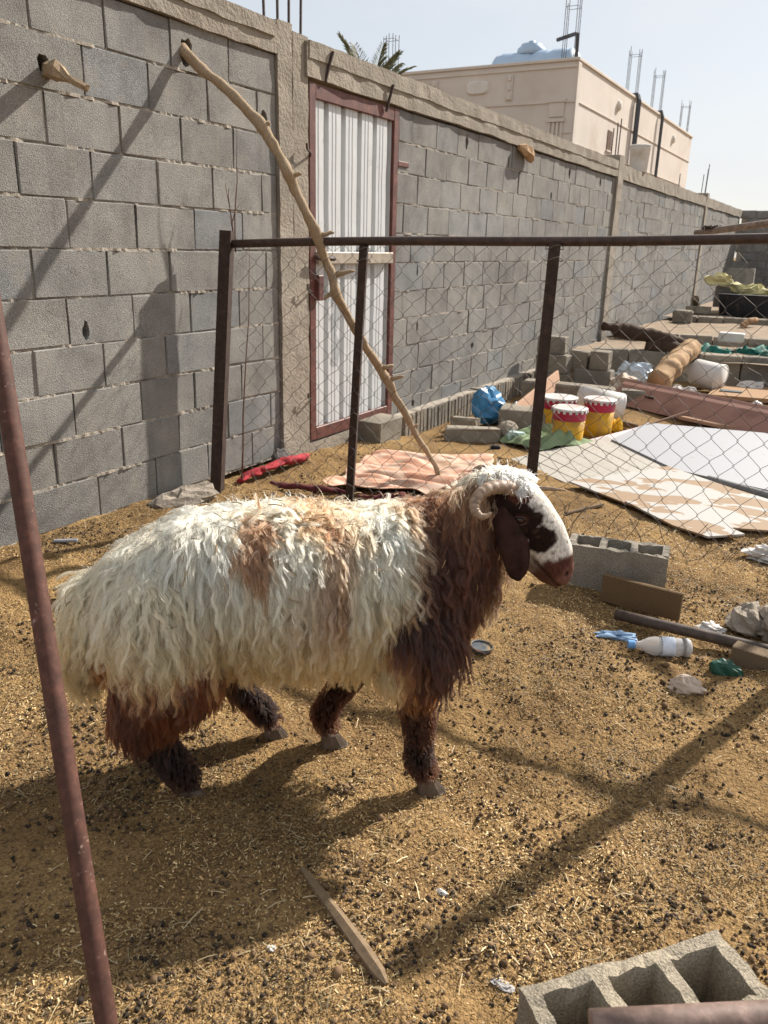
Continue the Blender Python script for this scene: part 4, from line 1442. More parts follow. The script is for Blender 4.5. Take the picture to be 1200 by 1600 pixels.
# ---- eyes
def local_part(mb, name, mat, smooth=True, turn=False):
    me = bpy.data.meshes.new(name)
    me.from_pydata(turn_head(np.array(mb.v)).tolist() if turn else mb.v, [], mb.f)
    if smooth: me.polygons.foreach_set('use_smooth', [True] * len(me.polygons))
    me.materials.append(mat)
    o = bpy.data.objects.new(name, me)
    o.parent = ram
    return link(o)
m, nt, b = new_mat('ram_eye')
b.inputs['Base Color'].default_value = (.035, .016, .008, 1)
b.inputs['Roughness'].default_value = .12
MAT['ram_eye'] = m
MAT['lid'] = simple('lid', (.05, .024, .017), .2, 60, .6, 0)
for s in (-1, 1):
    mb = MB(); ellip(mb, (.551, s * .0555, .716), (.0140, .0125, .0115))
    eye = local_part(mb, 'eye', MAT['ram_eye'], turn=True)
    lid = MB()
    for sg in (1, -1):
        lid.tube([(.551 + .0165 * math.cos(a), s * (.0625 + .005 * math.sin(a)), .716 + sg * (.001 + .0095 * math.sin(a))) for a in np.linspace(0, math.pi, 9)], [.001, .002, .0026, .0028, .0028, .0028, .0026, .002, .001], 6)
    local_part(lid, 'eyelid', MAT['lid'], turn=True)

# ---- ears: long hanging leaf, cupped
MAT['ear'] = simple('ear', (.034, .015, .011), .45, 26, .8, .6, 160, .005, spec=.12)
def ear(s, root, tip, width, out):
    mb = MB()
    r0, t0 = Vector(root), Vector(tip)
    ax = (t0 - r0)
    L = ax.length
    ax.normalize()
    fw = Vector((1, 0, .15)); fw = (fw - ax * fw.dot(ax)).normalized()
    nr = ax.cross(fw) * (1 if s < 0 else -1)
    if nr.y * s < 0: nr = -nr
    V, F = [], []
    NU, NV = 16, 9
    for layer in (0, 1):
        for i in range(NU + 1):
            t = i / NU
            wd = width * (.60 + .40 * float(sstep(0, .5, t))) * (1 if t < .58 else math.sqrt(max(.02, 1 - ((t - .58) / .42) ** 2)))
            for j in range(NV):
                q = j / (NV - 1) * 2 - 1
                cup = .018 * (1 - q * q) * (1 - t * .4) - .006 * math.exp(-(q * 4) ** 2)
                p = r0 + ax * (L * t) + fw * (q * wd * .5 + .012 * math.sin(t * 3)) + nr * (cup + out * math.sin(t * math.pi) - layer * (.004 * (1 - q * q) + .0012))
                V.append(p)
    st = (NU + 1) * NV
    for i in range(NU):
        for j in range(NV - 1):
            a = i * NV + j
            F.append((a, a + 1, a + NV + 1, a + NV))
            F.append((st + a, st + a + NV, st + a + NV + 1, st + a + 1))
    for i in range(NU):
        for j in (0, NV - 1):
            a = i * NV + j
            F.append((a, a + NV, st + a + NV, st + a))
    for j in range(NV - 1):
        for i in (0, NU):
            a = i * NV + j
            F.append((a, a + 1, st + a + 1, st + a))
    A2 = np.array([tuple(q) for q in V])
    dv = vnoise(A2, 26, 77) * .0035 + vnoise(A2, 60, 78) * .0012
    A2 += np.array(nr)[None, :] * dv[:, None] + np.array(fw)[None, :] * (vnoise(A2, 30, 79) * .002)[:, None]
    mb.add(A2, F)
    return local_part(mb, 'ear', MAT['ear'])
ear(-1, (.458, -.070, .752), (.512, -.128, .585), .074, .012)
ear(1, (.490, .066, .752), (.50, .135, .60), .062, .010)

# ---- horns with growth rings
m, nt, b = new_mat('horn')
v = coords(nt, 'Object')
c = ramp(nt, noise(nt, v, 60, 5, .7), [(.3, (.13, .085, .055)), (.55, (.30, .205, .135)), (.8, (.46, .35, .25))])
nt.links.new(c, b.inputs['Base Color'])
b.inputs['Roughness'].default_value = .55
bump(nt, b, noise(nt, v, 130, 4, .7), .3, .003)
MAT['horn'] = m
def horn(path):
    pts = [Vector(p[:3]) for p in path]
    rr = [p[3] for p in path]
    P, Rr = [], []
    for i in range(len(pts) - 1):
        p0, p1, p2, p3 = pts[max(0, i - 1)], pts[i], pts[i + 1], pts[min(len(pts) - 1, i + 2)]
        for k in range(10):
            t = k / 10
            P.append(0.5 * ((2 * p1) + (p2 - p0) * t + (2 * p0 - 5 * p1 + 4 * p2 - p3) * t * t + (3 * p1 - p0 - 3 * p2 + p3) * t ** 3))
            r = (rr[i] * (1 - t) + rr[i + 1] * t) * .88
            Rr.append(r * (1 + .055 * math.sin((i * 10 + k) * 1.35) + random.uniform(-.015, .015)))
    P.append(pts[-1]); Rr.append(rr[-1])
    mb = MB()
    mb.tube(P, Rr, 14)
    return local_part(mb, 'horn', MAT['horn'])
horn([(.532, -.045, .772, .020), (.505, -.056, .794, .021), (.462, -.072, .806, .0195), (.424, -.092, .803, .018), (.400, -.110, .786, .016), (.394, -.124, .767, .0135), (.405, -.134, .754, .0105), (.420, -.139, .755, .007), (.430, -.140, .764, .003)])
horn([(.535, .040, .772, .020), (.505, .062, .794, .021), (.470, .095, .800, .0195), (.455, .135, .785, .018), (.480, .165, .757, .015), (.54, .172, .740, .012), (.61, .155, .736, .009), (.66, .135, .738, .006), (.695, .118, .738, .002)])

# ---- cloven hooves
MAT['hoof'] = simple('hoof', (.115, .085, .062), .3, 40, .6, .3, 90, .003, dirt=(.10, .065, .04), dirt_amt=.6)
def hoof(x, y, fwdx=1.0, pitch=0.0):
    mb = MB()
    gzz = SG
    for s in (-1, 1):
        base = [(-.030, .004), (-.026, .020), (.0, .025), (.028, .020), (.048, .007), (.046, .003), (.02, .0025), (-.02, .0025)]
        topp = [(-.024, .004), (-.020, .016), (.0, .019), (.014, .014), (.024, .006), (.022, .003), (.01, .0025), (-.018, .0025)]
        V = [(x + px, y + s * py, 0.0 + gzz + .001 + max(0, px) * pitch) for px, py in base] + [(x + px - .004, y + s * py, .038 + gzz) for px, py in topp]
        k = len(base)
        F = [tuple(range(k)), tuple(range(k, 2 * k))] + [(i, (i + 1) % k, k + (i + 1) % k, k + i) for i in range(k)]
        mb.add(V, F)
    o = local_part(mb, 'hoof', MAT['hoof'], False)
    bv = o.modifiers.new('bevel', 'BEVEL'); bv.width = .003; bv.segments = 2
    return o
hoof(.316, -.12); hoof(.068, .105); hoof(-.296, -.12); hoof(-.096, .146)

# bits of straw and dung caught in the wool
Pq, P0q, Nq = sample(150, wt * (cen[:, 1] < .06) * sstep(.42, .55, cen[:, 2]))
mb = MB()
for i in range(len(Pq)):
    nq_ = Vector(Nq[i]); c = Vector(Pq[i]) + nq_ * random.uniform(.026, .045) + Vector((0, 0, -.02 * (1 - nq_.z)))
    t_d = Vector((random.gauss(0, 1), random.gauss(0, 1), random.gauss(0, 1))); t_d = (t_d - nq_ * t_d.dot(nq_)).normalized()
    ln = random.uniform(.004, .018)
    mb.tube([c - t_d * ln, c + nq_ * .002, c + t_d * ln], random.uniform(.0006, .0014), 4)
o = local_part(mb, 'caught_straw', simple('caught_straw', (.26, .17, .08), .6, 60, .8, 0), False)
o['kind'] = 'stuff'

# ================================================================== loose things in the pen
def hollow_block(name, label, c, ang, L=.40, W=.20, H=.20, cells=3, t=.030, tilt=(0, 0), mat=None, chip=.004, group=None):
    """hollow concrete block standing with its cells open upwards"""
    bm = bmesh.new()
    web = t
    cw = (L - web * (cells + 1)) / cells
    outer = [(-L / 2, -W / 2), (L / 2, -W / 2), (L / 2, W / 2), (-L / 2, W / 2)]
    def ring_pts(x0, x1, y0, y1, k):
        p = []
        for (a, c2) in (((x0, y0), (x1, y0)), ((x1, y0), (x1, y1)), ((x1, y1), (x0, y1)), ((x0, y1), (x0, y0))):
            for i in range(k): p.append((a[0] + (c2[0] - a[0]) * i / k, a[1] + (c2[1] - a[1]) * i / k))
        return p
    rings = [ring_pts(-L / 2, L / 2, -W / 2, W / 2, 10)]
    for i in range(cells):
        x0 = -L / 2 + web + i * (cw + web)
        rings.append(ring_pts(x0, x0 + cw, -W / 2 + web, W / 2 - web, 5))
    want = L * W - cells * cw * (W - 2 * web)
    for attempt in range(40):
      bm.clear()
      top, es = [], []
      for r in rings:
        vs_ = [bm.verts.new((x + random.uniform(-chip, chip) * .4, y + random.uniform(-chip, chip) * .4, H)) for x, y in r]
        es += [bm.edges.new((vs_[i], vs_[(i + 1) % len(vs_)])) for i in range(len(vs_))]
        top.append(vs_)
      bmesh.ops.triangle_fill(bm, use_beauty=True, use_dissolve=False, edges=es, normal=(0, 0, 1))
      if abs(sum(f.calc_area() for f in bm.faces) - want) < want * .06: break
    for vs_ in top:
        for v in vs_: v.co.z += random.uniform(-chip, chip)
    bot = []
    for j, vs_ in enumerate(top):
        low = []
        prev = vs_
        for z in (H * .86, H * .5, 0.0 if j == 0 else .012):
            nv = []
            for i, v in enumerate(vs_):
                x, y = rings[j][i]
                if j > 0:
                    cx = sum(q[0] for q in rings[j]) / len(rings[j])
                    k = .94 if z > 0.1 else .90
                    x = cx + (x - cx) * k; y = y * k
                nv.append(bm.verts.new((x + random.uniform(-chip, chip) * .4, y + random.uniform(-chip, chip) * .4, z)))
            n_ = len(nv)
            for i in range(n_): bm.faces.new((prev[i], nv[i], nv[(i + 1) % n_], prev[(i + 1) % n_]))
            prev = nv
        bm.faces.new(prev)
    bmesh.ops.recalc_face_normals(bm, faces=bm.faces[:])
    mb = MB()
    mb.add_bm(bm, c, rotz(ang) @ rotx(tilt[0]) @ roty(tilt[1]))
    bm.free()
    return solo(mb, name, mat or MAT['block_dusty'], label, 'concrete block', c, group)
MAT['block_warm'] = make_block_mat('block_warm', (1.0, .91, .76))  # warmer, slightly lighter tint of the block material
# near block at the lower right
ang = math.atan2(0.02 - 0.14, 1.32 - 1.22)
hb = hollow_block('hollow_block', 'hollow concrete block with three open cells at the lower right', (1.118, .098, gz(1.12, .1) - .012), -0.733, .40, .155, .19, 3, .026, mat=MAT['block_warm'], chip=.006)
hollow_block('hollow_block', 'hollow concrete block standing on the floor below the ram\'s nose', (3.235, .685, gz(3.2, .7) - .01), -1.42, .40, .155, .20, 3, .026, chip=.005)
# board leaning in front of it
def bar(name, mat, label, cat, p, q, w, t, upv=(0, 0, 1), jit=.002, group=None, bev=.003):
    p, q = Vector(p), Vector(q)
    d = (q - p)
    L = d.length
    d.normalize()
    u = Vector(upv); u = (u - d * u.dot(d)).normalized()
    s = d.cross(u)
    R = Matrix((d, s, u)).transposed()
    mb = MB()
    mb.box((p + q) / 2, (L, t, w), R, jit, bev)
    return solo(mb, name, mat, label, cat, tuple((p + q) / 2 - Vector((0, 0, w / 2))), group)
bar('wood_board', make_wood('board_dark', (.15, .095, .05), (6, 40, 40), .35), 'short dark wooden board standing on edge against the hollow block', 'board', (3.085, .70, .055), (3.065, .385, .05), .115, .022)
lp2 = MB()
lp2.tube([Vector((2.93, .60, .02)).lerp(Vector((2.84, -.35, .055)), t) for t in np.linspace(0, 1, 8)], .021, 14)
solo(lp2, 'steel_pipe', make_rust('pipe_dark', (.085, .06, .048), rough=.6), 'dark steel pipe lying along the ground behind the plastic bottle', 'pipe', (2.88, .2, .0), smooth=True)
# plastic bottle with blue cap
m, nt, b = new_mat('bottle_plastic')
b.inputs['Base Color'].default_value = (.86, .84, .82, 1)
b.inputs['Roughness'].default_value = .18
b.inputs['Transmission Weight'].default_value = .55
b.inputs['IOR'].default_value = 1.3
MAT['bottle'] = m
MAT['blue'] = simple('blue', (.14, .32, .62), .2, 12, .4, 0)
b0, b1 = Vector((2.685, 0.478, 0.045)), Vector((2.764, 0.297, 0.045))
b0.z = gz(b0.x, b0.y) + .034; b1.z = gz(b1.x, b1.y) + .036
ax = (b1 - b0); L = ax.length; ax.normalize()
Rb = ax.to_track_quat('Z', 'Y').to_matrix()
bottle = thing('plastic_bottle', 'clear crushed plastic water bottle with blue cap lying on the straw', 'bottle', (b0.x, b0.y, b0.z - .034))
prof = [(.012, .0), (.0125, .02), (.02, .035), (.030, .055), (.034, .075)]
for k in range(10): prof.append((.034 - (.003 if k % 2 else 0), .08 + k * .012))
prof += [(.034, L - .03), (.034, L - .008), (.026, L)]
MB().lathe(prof, b0, 20, Rb).build('bottle_body', MAT['bottle'], bottle, True)
MB().lathe([(.015, -.018), (.0155, -.016), (.0155, .004), (.014, .006)], b0, 18, Rb).build('cap', MAT['blue'], bottle)
MB().lathe([(.0352, .095), (.0356, .10), (.0356, .135), (.0352, .14)], b0, 20, Rb, cap=False).build('wrapper', simple('wrapper', (.62, .66, .74), .2, 30, .4, 0), bottle, True)

def crumple(name, label, cat, c, size, mat, seed, n=18, amp=.35, flat=0.5, ang=0.0, group=None, smooth=False, lobes=2.2):
    """crumpled sheet or lump: noisy squashed sphere with sharp folds"""
    V, F = sphere_template(n)
    nz = fbm(V + seed * 3.1, lobes, seed, 4)
    rg = np.abs(fbm(V + seed * 1.7, lobes * 1.6, seed + 5, 3))
    r = 1 + amp * nz - amp * .8 * rg
    V = V * r[:, None] * np.array(size)
    V[:, 2] = np.where(V[:, 2] < 0, V[:, 2] * flat, V[:, 2])
    V = V @ np.array(rotz(ang)).T
    V[:, 2] -= V[:, 2].min()
    mb = MB(); mb.add(V + np.array(c), F)
    return solo(mb, name, mat, label, cat, c, group, smooth)
MAT['film_white'] = simple('film_white', (.56, .53, .50), .15, 20, .35, .3, 50, .006)
MAT['film_blue'] = simple('film_blue', (.30, .44, .62), .3, 14, .35, .3, 50, .006)
MAT['bag_blue'] = simple('bag_blue', (.045, .19, .36), .3, 9, .35, .5, 25, .01)
MAT['stone_pale'] = simple('stone_pale', (.50, .40, .32), .12, 20, .9, .4, 60, .006)
MAT['rubble'] = simple('rubble', (.30, .255, .205), .25, 14, .95, .8, 60, .01)
MAT['green_plastic'] = simple('green_plastic', (.018, .075, .05), .25, 10, .45, .2, 40, .004)
pp_ = (2.791, 0.568, 0.000)
crumple('plastic_scrap', 'torn bluish plastic scrap beside the blue bottle cap', 'plastic scrap', (pp_[0], pp_[1], gz(pp_[0], pp_[1])), (.03, .075, .02), MAT['film_blue'], 3, ang=.3, amp=.6)
pp_ = (2.500, 0.265, 0.000)
crumple('paper_lump', 'pale folded lump of paper lying on straw below the bottle', 'paper lump', (pp_[0], pp_[1], gz(pp_[0], pp_[1]) - .006), (.032, .062, .036), MAT['stone_pale'], 8, ang=.1, amp=.3, lobes=1.2)
pp_ = (2.704, 0.172, 0.000)
crumple('green_plastic', 'green plastic fragment lying under the end of the steel pipe', 'plastic', (pp_[0], pp_[1], gz(pp_[0], pp_[1]) - .018), (.034, .058, .048), MAT['green_plastic'], 5, ang=.2, amp=.3, lobes=1.1)
pp_ = (3.102, 0.145, 0.000)
crumple('rubble_lump', 'broken grey concrete lump beyond the steel pipe at the right', 'rubble', (pp_[0], pp_[1], gz(pp_[0], pp_[1]) - .01), (.10, .085, .085), MAT['rubble'], 12, amp=.35, lobes=1.3)
pp_ = (3.077, 0.038, 0.000)
crumple('rubble_lump', 'rough concrete chunk at the right edge beside the steel pipe', 'rubble', (pp_[0], pp_[1], gz(pp_[0], pp_[1]) - .01), (.09, .09, .11), MAT['rubble'], 14, amp=.35, lobes=1.3)
pp_ = (2.795, 0.085, 0.000)
bar('wood_board', MAT['oldwood'], 'old timber block under the pipe next to the green plastic', 'board', (pp_[0] + .02, pp_[1] + .08, .03), (pp_[0] - .02, pp_[1] - .14, .03), .075, .06)
pp_ = (3.028, 0.262, 0.000)
crumple('plastic_scrap', 'small crinkled clear film scrap between pipe and rubble', 'plastic scrap', (pp_[0], pp_[1], gz(pp_[0], pp_[1])), (.04, .05, .02), MAT['film_white'], 17, amp=.6)
pp_ = (3.976, 0.168, 0.000)
crumple('plastic_scrap', 'crumpled white film bag on the straw at the right edge', 'plastic scrap', (pp_[0], pp_[1], gz(pp_[0], pp_[1])), (.07, .09, .05), MAT['film_white'], 19, amp=.5)
# dark lid
pp_ = (2.393, 0.932, 0.012)
lid = MB().lathe([(.001, .004), (.034, .004), (.036, .010), (.040, .011), (.041, .002), (.041, .0)], (pp_[0], pp_[1], gz(pp_[0], pp_[1]) + .004), 26, rotx(.08))
solo(lid, 'round_lid', simple('lid_dark', (.055, .065, .075), .35, 30, .5, .2, 60, .003, dirt=(.3, .2, .1), dirt_amt=.35), 'small dark round lid lying on the straw below the ram\'s chest', 'lid')
# stick in front
mb = MB()
s0, s1, s2 = Vector((1.221, 0.889, 0.014)), Vector((1.127, 0.704, 0.018)), Vector((1.045, 0.552, 0.012))
for s in (s0, s1, s2): s.z = gz(s.x, s.y) + .009
pts = [s0, s0.lerp(s1, .4), s1, s1.lerp(s2, .5), s1.lerp(s2, .85), s2]
mb.tube(pts, [.004, .010, .014, .0165, .014, .004], 6)
solo(mb, 'wood_stick', make_wood('stick', (.20, .14, .085), (9, 9, 9), .3), 'split weathered stick lying on the floor in front of the ram', 'stick')
pp_ = (1.169, 0.365, 0.000)
crumple('plastic_scrap', 'thin grey film scrap beside the near hollow block', 'plastic scrap', (pp_[0], pp_[1], gz(pp_[0], pp_[1])), (.012, .026, .005), simple('film_grey', (.36, .34, .33), .2, 20, .5, 0), 23, amp=.4)
pp_ = (1.333, 0.575, 0.000)
crumple('plastic_scrap', 'tiny white film scrap on sunlit straw right of the stick', 'plastic scrap', (pp_[0], pp_[1], gz(pp_[0], pp_[1])), (.008, .014, .006), MAT['film_white'], 24, amp=.4)
pp_ = (1.003, 0.793, 0.000)
crumple('wool_tuft', 'tiny white wool tuft in the shade left of the stick', 'wool tuft', (pp_[0], pp_[1], gz(pp_[0], pp_[1])), (.008, .010, .005), MAT['film_white'], 25, amp=.6)
pp_ = (2.272, 2.897, 0.050)
bar('plastic_scrap', simple('grey_strip', (.25, .25, .27), .2, 20, .4, 0), 'little grey strip on the ground near the wall foot at left', 'plastic scrap', (pp_[0] - .03, pp_[1] + .05, gz(pp_[0], pp_[1]) + .012), (pp_[0] + .03, pp_[1] - .04, gz(pp_[0], pp_[1]) + .014), .012, .02)
# rock at the foot of the corner post
pp_ = (3.083, 2.906, 0.050)
crumple('rubble_lump', 'flat grey rock between the wall foot and the corner post', 'rubble', (pp_[0], pp_[1] + .02, gz(pp_[0], pp_[1]) - .02), (.20, .07, .085), MAT['rubble'], 31, amp=.3, lobes=1.3, ang=-.3)

# ================================================================== cloths behind the fence
def cloth(name, label, cat, poly, mat, amp=.03, res=40, seed=0, base=.006, folds=5.0, lip=0.0, stretch=(1, 1)):
    """sheet draped over the ground: a grid warped into the quad poly (4 world xy corners)"""
    c = [np.array(p[:2]) for p in poly]
    V, F = [], []
    for i in range(res + 1):
        for j in range(res + 1):
            u, w = i / res, j / res
            p = (c[0] * (1 - u) + c[1] * u) * (1 - w) + (c[3] * (1 - u) + c[2] * u) * w
            V.append((p[0], p[1], 0))
    V = np.array(V)
    E = np.array([[min(i, j, res - i, res - j) / res for j in range(res + 1)] for i in range(res + 1)]).ravel()
    Q = V * np.array((stretch[0], stretch[1], 1))
    wob = np.stack([vnoise(V, 6, seed + 1), vnoise(V, 6, seed + 2)], -1) * .05 * np.clip(1 - E * 6, 0, 1)[:, None]
    V[:, :2] += wob
    h = np.abs(fbm(Q, folds, seed, 3)) * amp + np.maximum(0, vnoise(V, 2.2, seed + 7)) * amp * .6
    h *= np.clip(E * 10, .15, 1)
    V[:, 2] = gh(V[:, 0], V[:, 1]) + base + h + lip * np.clip(1 - E * 8, 0, 1) * (.5 + .5 * vnoise(V, 9, seed + 4))
    for i in range(res):
        for j in range(res):
            a = i * (res + 1) + j
            F.append((a, a + 1, a + res + 2, a + res + 1))
    mb = MB(); mb.add(V, F)
    o = solo(mb, name, mat, label, cat, smooth=True)
    so = o.modifiers.new('thickness', 'SOLIDIFY'); so.thickness = .004; so.offset = 1
    return o
m, nt, b = new_mat('blanket')
v = coords(nt, 'Object')
c = ramp(nt, noise(nt, coords(nt, 'Object', (3, 1.2, 1)), 3.2, 4, .6, .8), [(.30, (.56, .36, .26)), (.46, (.50, .24, .15)), (.56, (.58, .43, .33)), (.75, (.46, .19, .11))])
c = mixc(nt, ramp(nt, noise(nt, v, 5, 5, .7), [(.58, (0, 0, 0)), (.72, (.8, .8, .8))]), c, (.36, .23, .11))
nt.links.new(c, b.inputs['Base Color']); b.inputs['Roughness'].default_value = .9
bump(nt, b, noise(nt, v, 140, 3, .6), .3, .004)
MAT['blanket'] = m
cloth('blanket', 'orange and pink patterned blanket spread on the ground behind the fence', 'blanket', [(3.72, 2.50), (4.62, 2.66), (5.02, 1.98), (4.02, 1.62)], MAT['blanket'], .05, 80, 3, .012, 2.6, .05, (2.2, .8))
MAT['red_cloth'] = simple('red_cloth', (.30, .022, .03), .35, 20, .85, .6, 50, .01)
MAT['dark_red'] = simple('dark_red', (.10, .022, .022), .4, 20, .9, .5, 50, .01)
def roll(name, label, cat, pts, r, mat, seed, n=18, m=34):
    """gathered cloth: a tube with pleats"""
    pts = [Vector(p) for p in pts]
    P = []
    for i in range(m):
        t = i / (m - 1) * (len(pts) - 1)
        k = min(len(pts) - 2, int(t))
        P.append(pts[k].lerp(pts[k + 1], t - k))
    mb = MB()
    rs = np.random.default_rng(seed)
    mb.tube(P, [r * (.72 + .28 * abs(math.sin(i * 1.9 + rs.uniform(-.5, .5)))) * (1 - .55 * abs(i / m - .5) ** 2 * 3) for i in range(m)], n)
    A2 = np.array(mb.v)
    A2 += np.stack([vnoise(A2, 28, seed + q) for q in range(3)], -1) * r * .3 + np.stack([vnoise(A2, 10, seed + 4 + q) for q in range(3)], -1) * r * .55
    g_ = gh(A2[:, 0], A2[:, 1]); A2[:, 2] = g_ + (A2[:, 2] - g_) * np.where(A2[:, 2] > g_, .75, 1)
    A2[:, 2] = np.maximum(A2[:, 2], gh(A2[:, 0], A2[:, 1]) + .002)
    mb.v = [tuple(p) for p in A2]
    return solo(mb, name, mat, label, cat, smooth=True)
roll('red_cloth', 'gathered red cloth lying at the foot of the column', 'cloth', [(3.556, 2.950, 0.030), (3.655, 2.962, 0.060), (3.784, 2.942, 0.070), (3.974, 2.939, 0.070), (4.263, 2.960, 0.040)], .038, MAT['red_cloth'], 4)
roll('dark_red_cloth', 'long dark red cloth edge half buried in straw behind the fence', 'cloth', [(3.626, 2.799, 0.030), (3.656, 2.593, 0.045), (3.652, 2.393, 0.045), (3.703, 2.319, 0.030)], .03, MAT['dark_red'], 9)
roll('dark_red_cloth', 'dark red rolled hem at the front of the orange blanket', 'cloth', [(3.642, 2.197, 0.040), (3.666, 2.030, 0.070), (3.713, 1.898, 0.070), (3.700, 1.801, 0.040)], .038, MAT['dark_red'], 11)
pp_ = (4.021, 3.013, 0.070)
crumple('rubble_lump', 'dark broken block end at the column foot behind the red cloth', 'rubble', (pp_[0], pp_[1], gz(pp_[0], pp_[1])), (.08, .05, .075), simple('rubble_dark', (.10, .09, .085), .3, 14, .95, .6, 60, .01), 33, amp=.25, lobes=1.2)
pp_ = (5.179, 2.976, 0.031)
MBx = MB().box((pp_[0] + .06, WY - .10, .02), (.34, .19, .20), None, .008, .012)
solo(MBx, 'concrete_block', MAT['block_dusty'], 'dusty concrete block used as a step below the door corner', 'concrete block')

# ================================================================== sheets of board on the ground
m, nt, b = new_mat('board_white')
v = coords(nt, 'Object')
c = mixc(nt, ramp(nt, noise(nt, v, 14, 5, .7), [(.60, (0, 0, 0)), (.68, (.6, .6, .6))]), (.27, .275, .295), (.21, .18, .155))
nt.links.new(c, b.inputs['Base Color']); b.inputs['Roughness'].default_value = .6
MAT['board_white'] = m
m, nt, b = new_mat('board_planked')
v = coords(nt, 'Object')
c = mixc(nt, ramp(nt, noise(nt, coords(nt, 'Object', (2, 14, 1)), 4, 5, .7), [(.5, (0, 0, 0)), (.66, (.7, .7, .7))]), (.33, .305, .265), (.24, .195, .14))
nt.links.new(c, b.inputs['Base Color']); b.inputs['Roughness'].default_value = .7
MAT['board_planked'] = m
m, nt, b = new_mat('board_peeled')
v = coords(nt, 'Object')
vs2 = coords(nt, 'Object', (1.0, .42, 1))
msk = ramp(nt, noise(nt, vs2, 5.5, 3, .5, .5), [(.505, (0, 0, 0)), (.515, (1, 1, 1))])
c = mixc(nt, msk, (.36, .345, .32), (.25, .16, .088))
c = mixc(nt, ramp(nt, noise(nt, v, 26, 5, .7), [(.62, (0, 0, 0)), (.7, (.7, .7, .7))]), c, (.22, .14, .065))
nt.links.new(c, b.inputs['Base Color']); b.inputs['Roughness'].default_value = .75
bump(nt, b, msk, .5, -.004)
MAT['board_peeled'] = m
def sheet(name, label, mat, poly, th=.012, z=0.0, cat='board'):
    mb = MB(); mb.slab([(p[0], p[1], z) for p in poly], th)
    return solo(mb, name, mat, label, cat)
ZB = -.05
def G2(*a): return a
pl = thing('planked_panel', 'weathered white panel of narrow boards lying left of the white sheet', 'panel', (5.6, 1.5, ZB))
q = [Vector((5.152, 1.892, -0.030)), Vector((6.265, 1.510, -0.030)), Vector((5.528, 0.905, -0.030)), Vector((4.769, 1.368, -0.030))]
for k in range(8):
    a, c2 = k / 8 + .004, (k + 1) / 8 - .004
    pts = [q[0].lerp(q[1], a), q[0].lerp(q[1], c2), q[3].lerp(q[2], c2), q[3].lerp(q[2], a)]
    mb = MB(); mb.slab([(p.x, p.y, ZB + .012 + random.uniform(0, .004)) for p in pts], .012)
    mb.build('plank', MAT['board_planked'], pl)
mb = MB(); mb.slab([(p.x, p.y, ZB) for p in (q[0], q[1], q[2], q[3])], .010); mb.build('backing', MAT['oldwood'], pl)
sheet('white_sheet', 'large smooth white board lying flat behind the fence at the right', MAT['board_white'], [(6.123, 1.448, -0.030), (6.933, 1.352, -0.030), (7.272, -0.539, -0.030), (5.146, -0.179, -0.030), (5.467, 0.852, -0.030)], .012, ZB + .028)
sheet('pink_sheet', 'narrow pinkish board end sticking out beside the paint buckets', simple('board_pink', (.55, .44, .46), .08, 8, .55, 0), [(5.897, 1.658, -0.030), (6.933, 1.352, -0.030), (6.876, 1.093, -0.030), (5.885, 1.362, -0.030)], .008, ZB + .016)
sheet('peeled_sheet', 'tan plywood sheet with ragged white veneer peeling off it', MAT['board_peeled'], [(4.697, 1.338, -0.020), (5.431, 0.895, -0.020), (5.122, 0.470, -0.020), (4.910, 0.121, -0.020), (4.489, 0.032, -0.020), (4.541, 0.433, -0.020), (4.420, 0.896, -0.020)], .010, .004)
sheet('peeled_sheet', 'broken white veneer sheet lying at the near end of the peeled plywood', MAT['board_peeled'], [(4.426, 0.934, -0.010), (4.617, 0.505, -0.010), (4.694, 0.092, -0.010), (4.357, 0.113, -0.010), (4.264, 0.359, -0.010), (4.200, 0.285, -0.010), (4.058, 0.436, -0.010), (4.138, 0.619, -0.010)], .010, .020)
r0, r1 = Vector((5.274, 0.621, 0.000)), Vector((5.003, 0.082, 0.000))
mb = MB().tube([r0.lerp(r1, t) for t in np.linspace(0, 1.0, 6)], .03, 14)
solo(mb, 'grey_tube', simple('grey_tube', (.17, .17, .165), .15, 12, .5, 0), 'grey plastic tube lying on the white board at the right', 'tube', smooth=True)
# sticks by the sheets
bar('wood_strip', MAT['oldwood'], 'thin wooden strip lying between buckets and brown panel', 'wood strip', (6.957, 1.721, -0.030), (6.772, 1.405, -0.030), .05, .03)
bar('wood_strip', MAT['twig'], 'dark thin stick pointing from the white sheet towards the brown panel', 'wood strip', (6.774, 1.365, -0.020), (7.485, 1.116, 0.030), .016, .016)
bar('wood_strip', MAT['oldwood'], 'thin stick on the straw in front of the peeled plywood', 'wood strip', (4.079, 1.162, 0.010), (4.354, 1.036, 0.010), .012, .02)

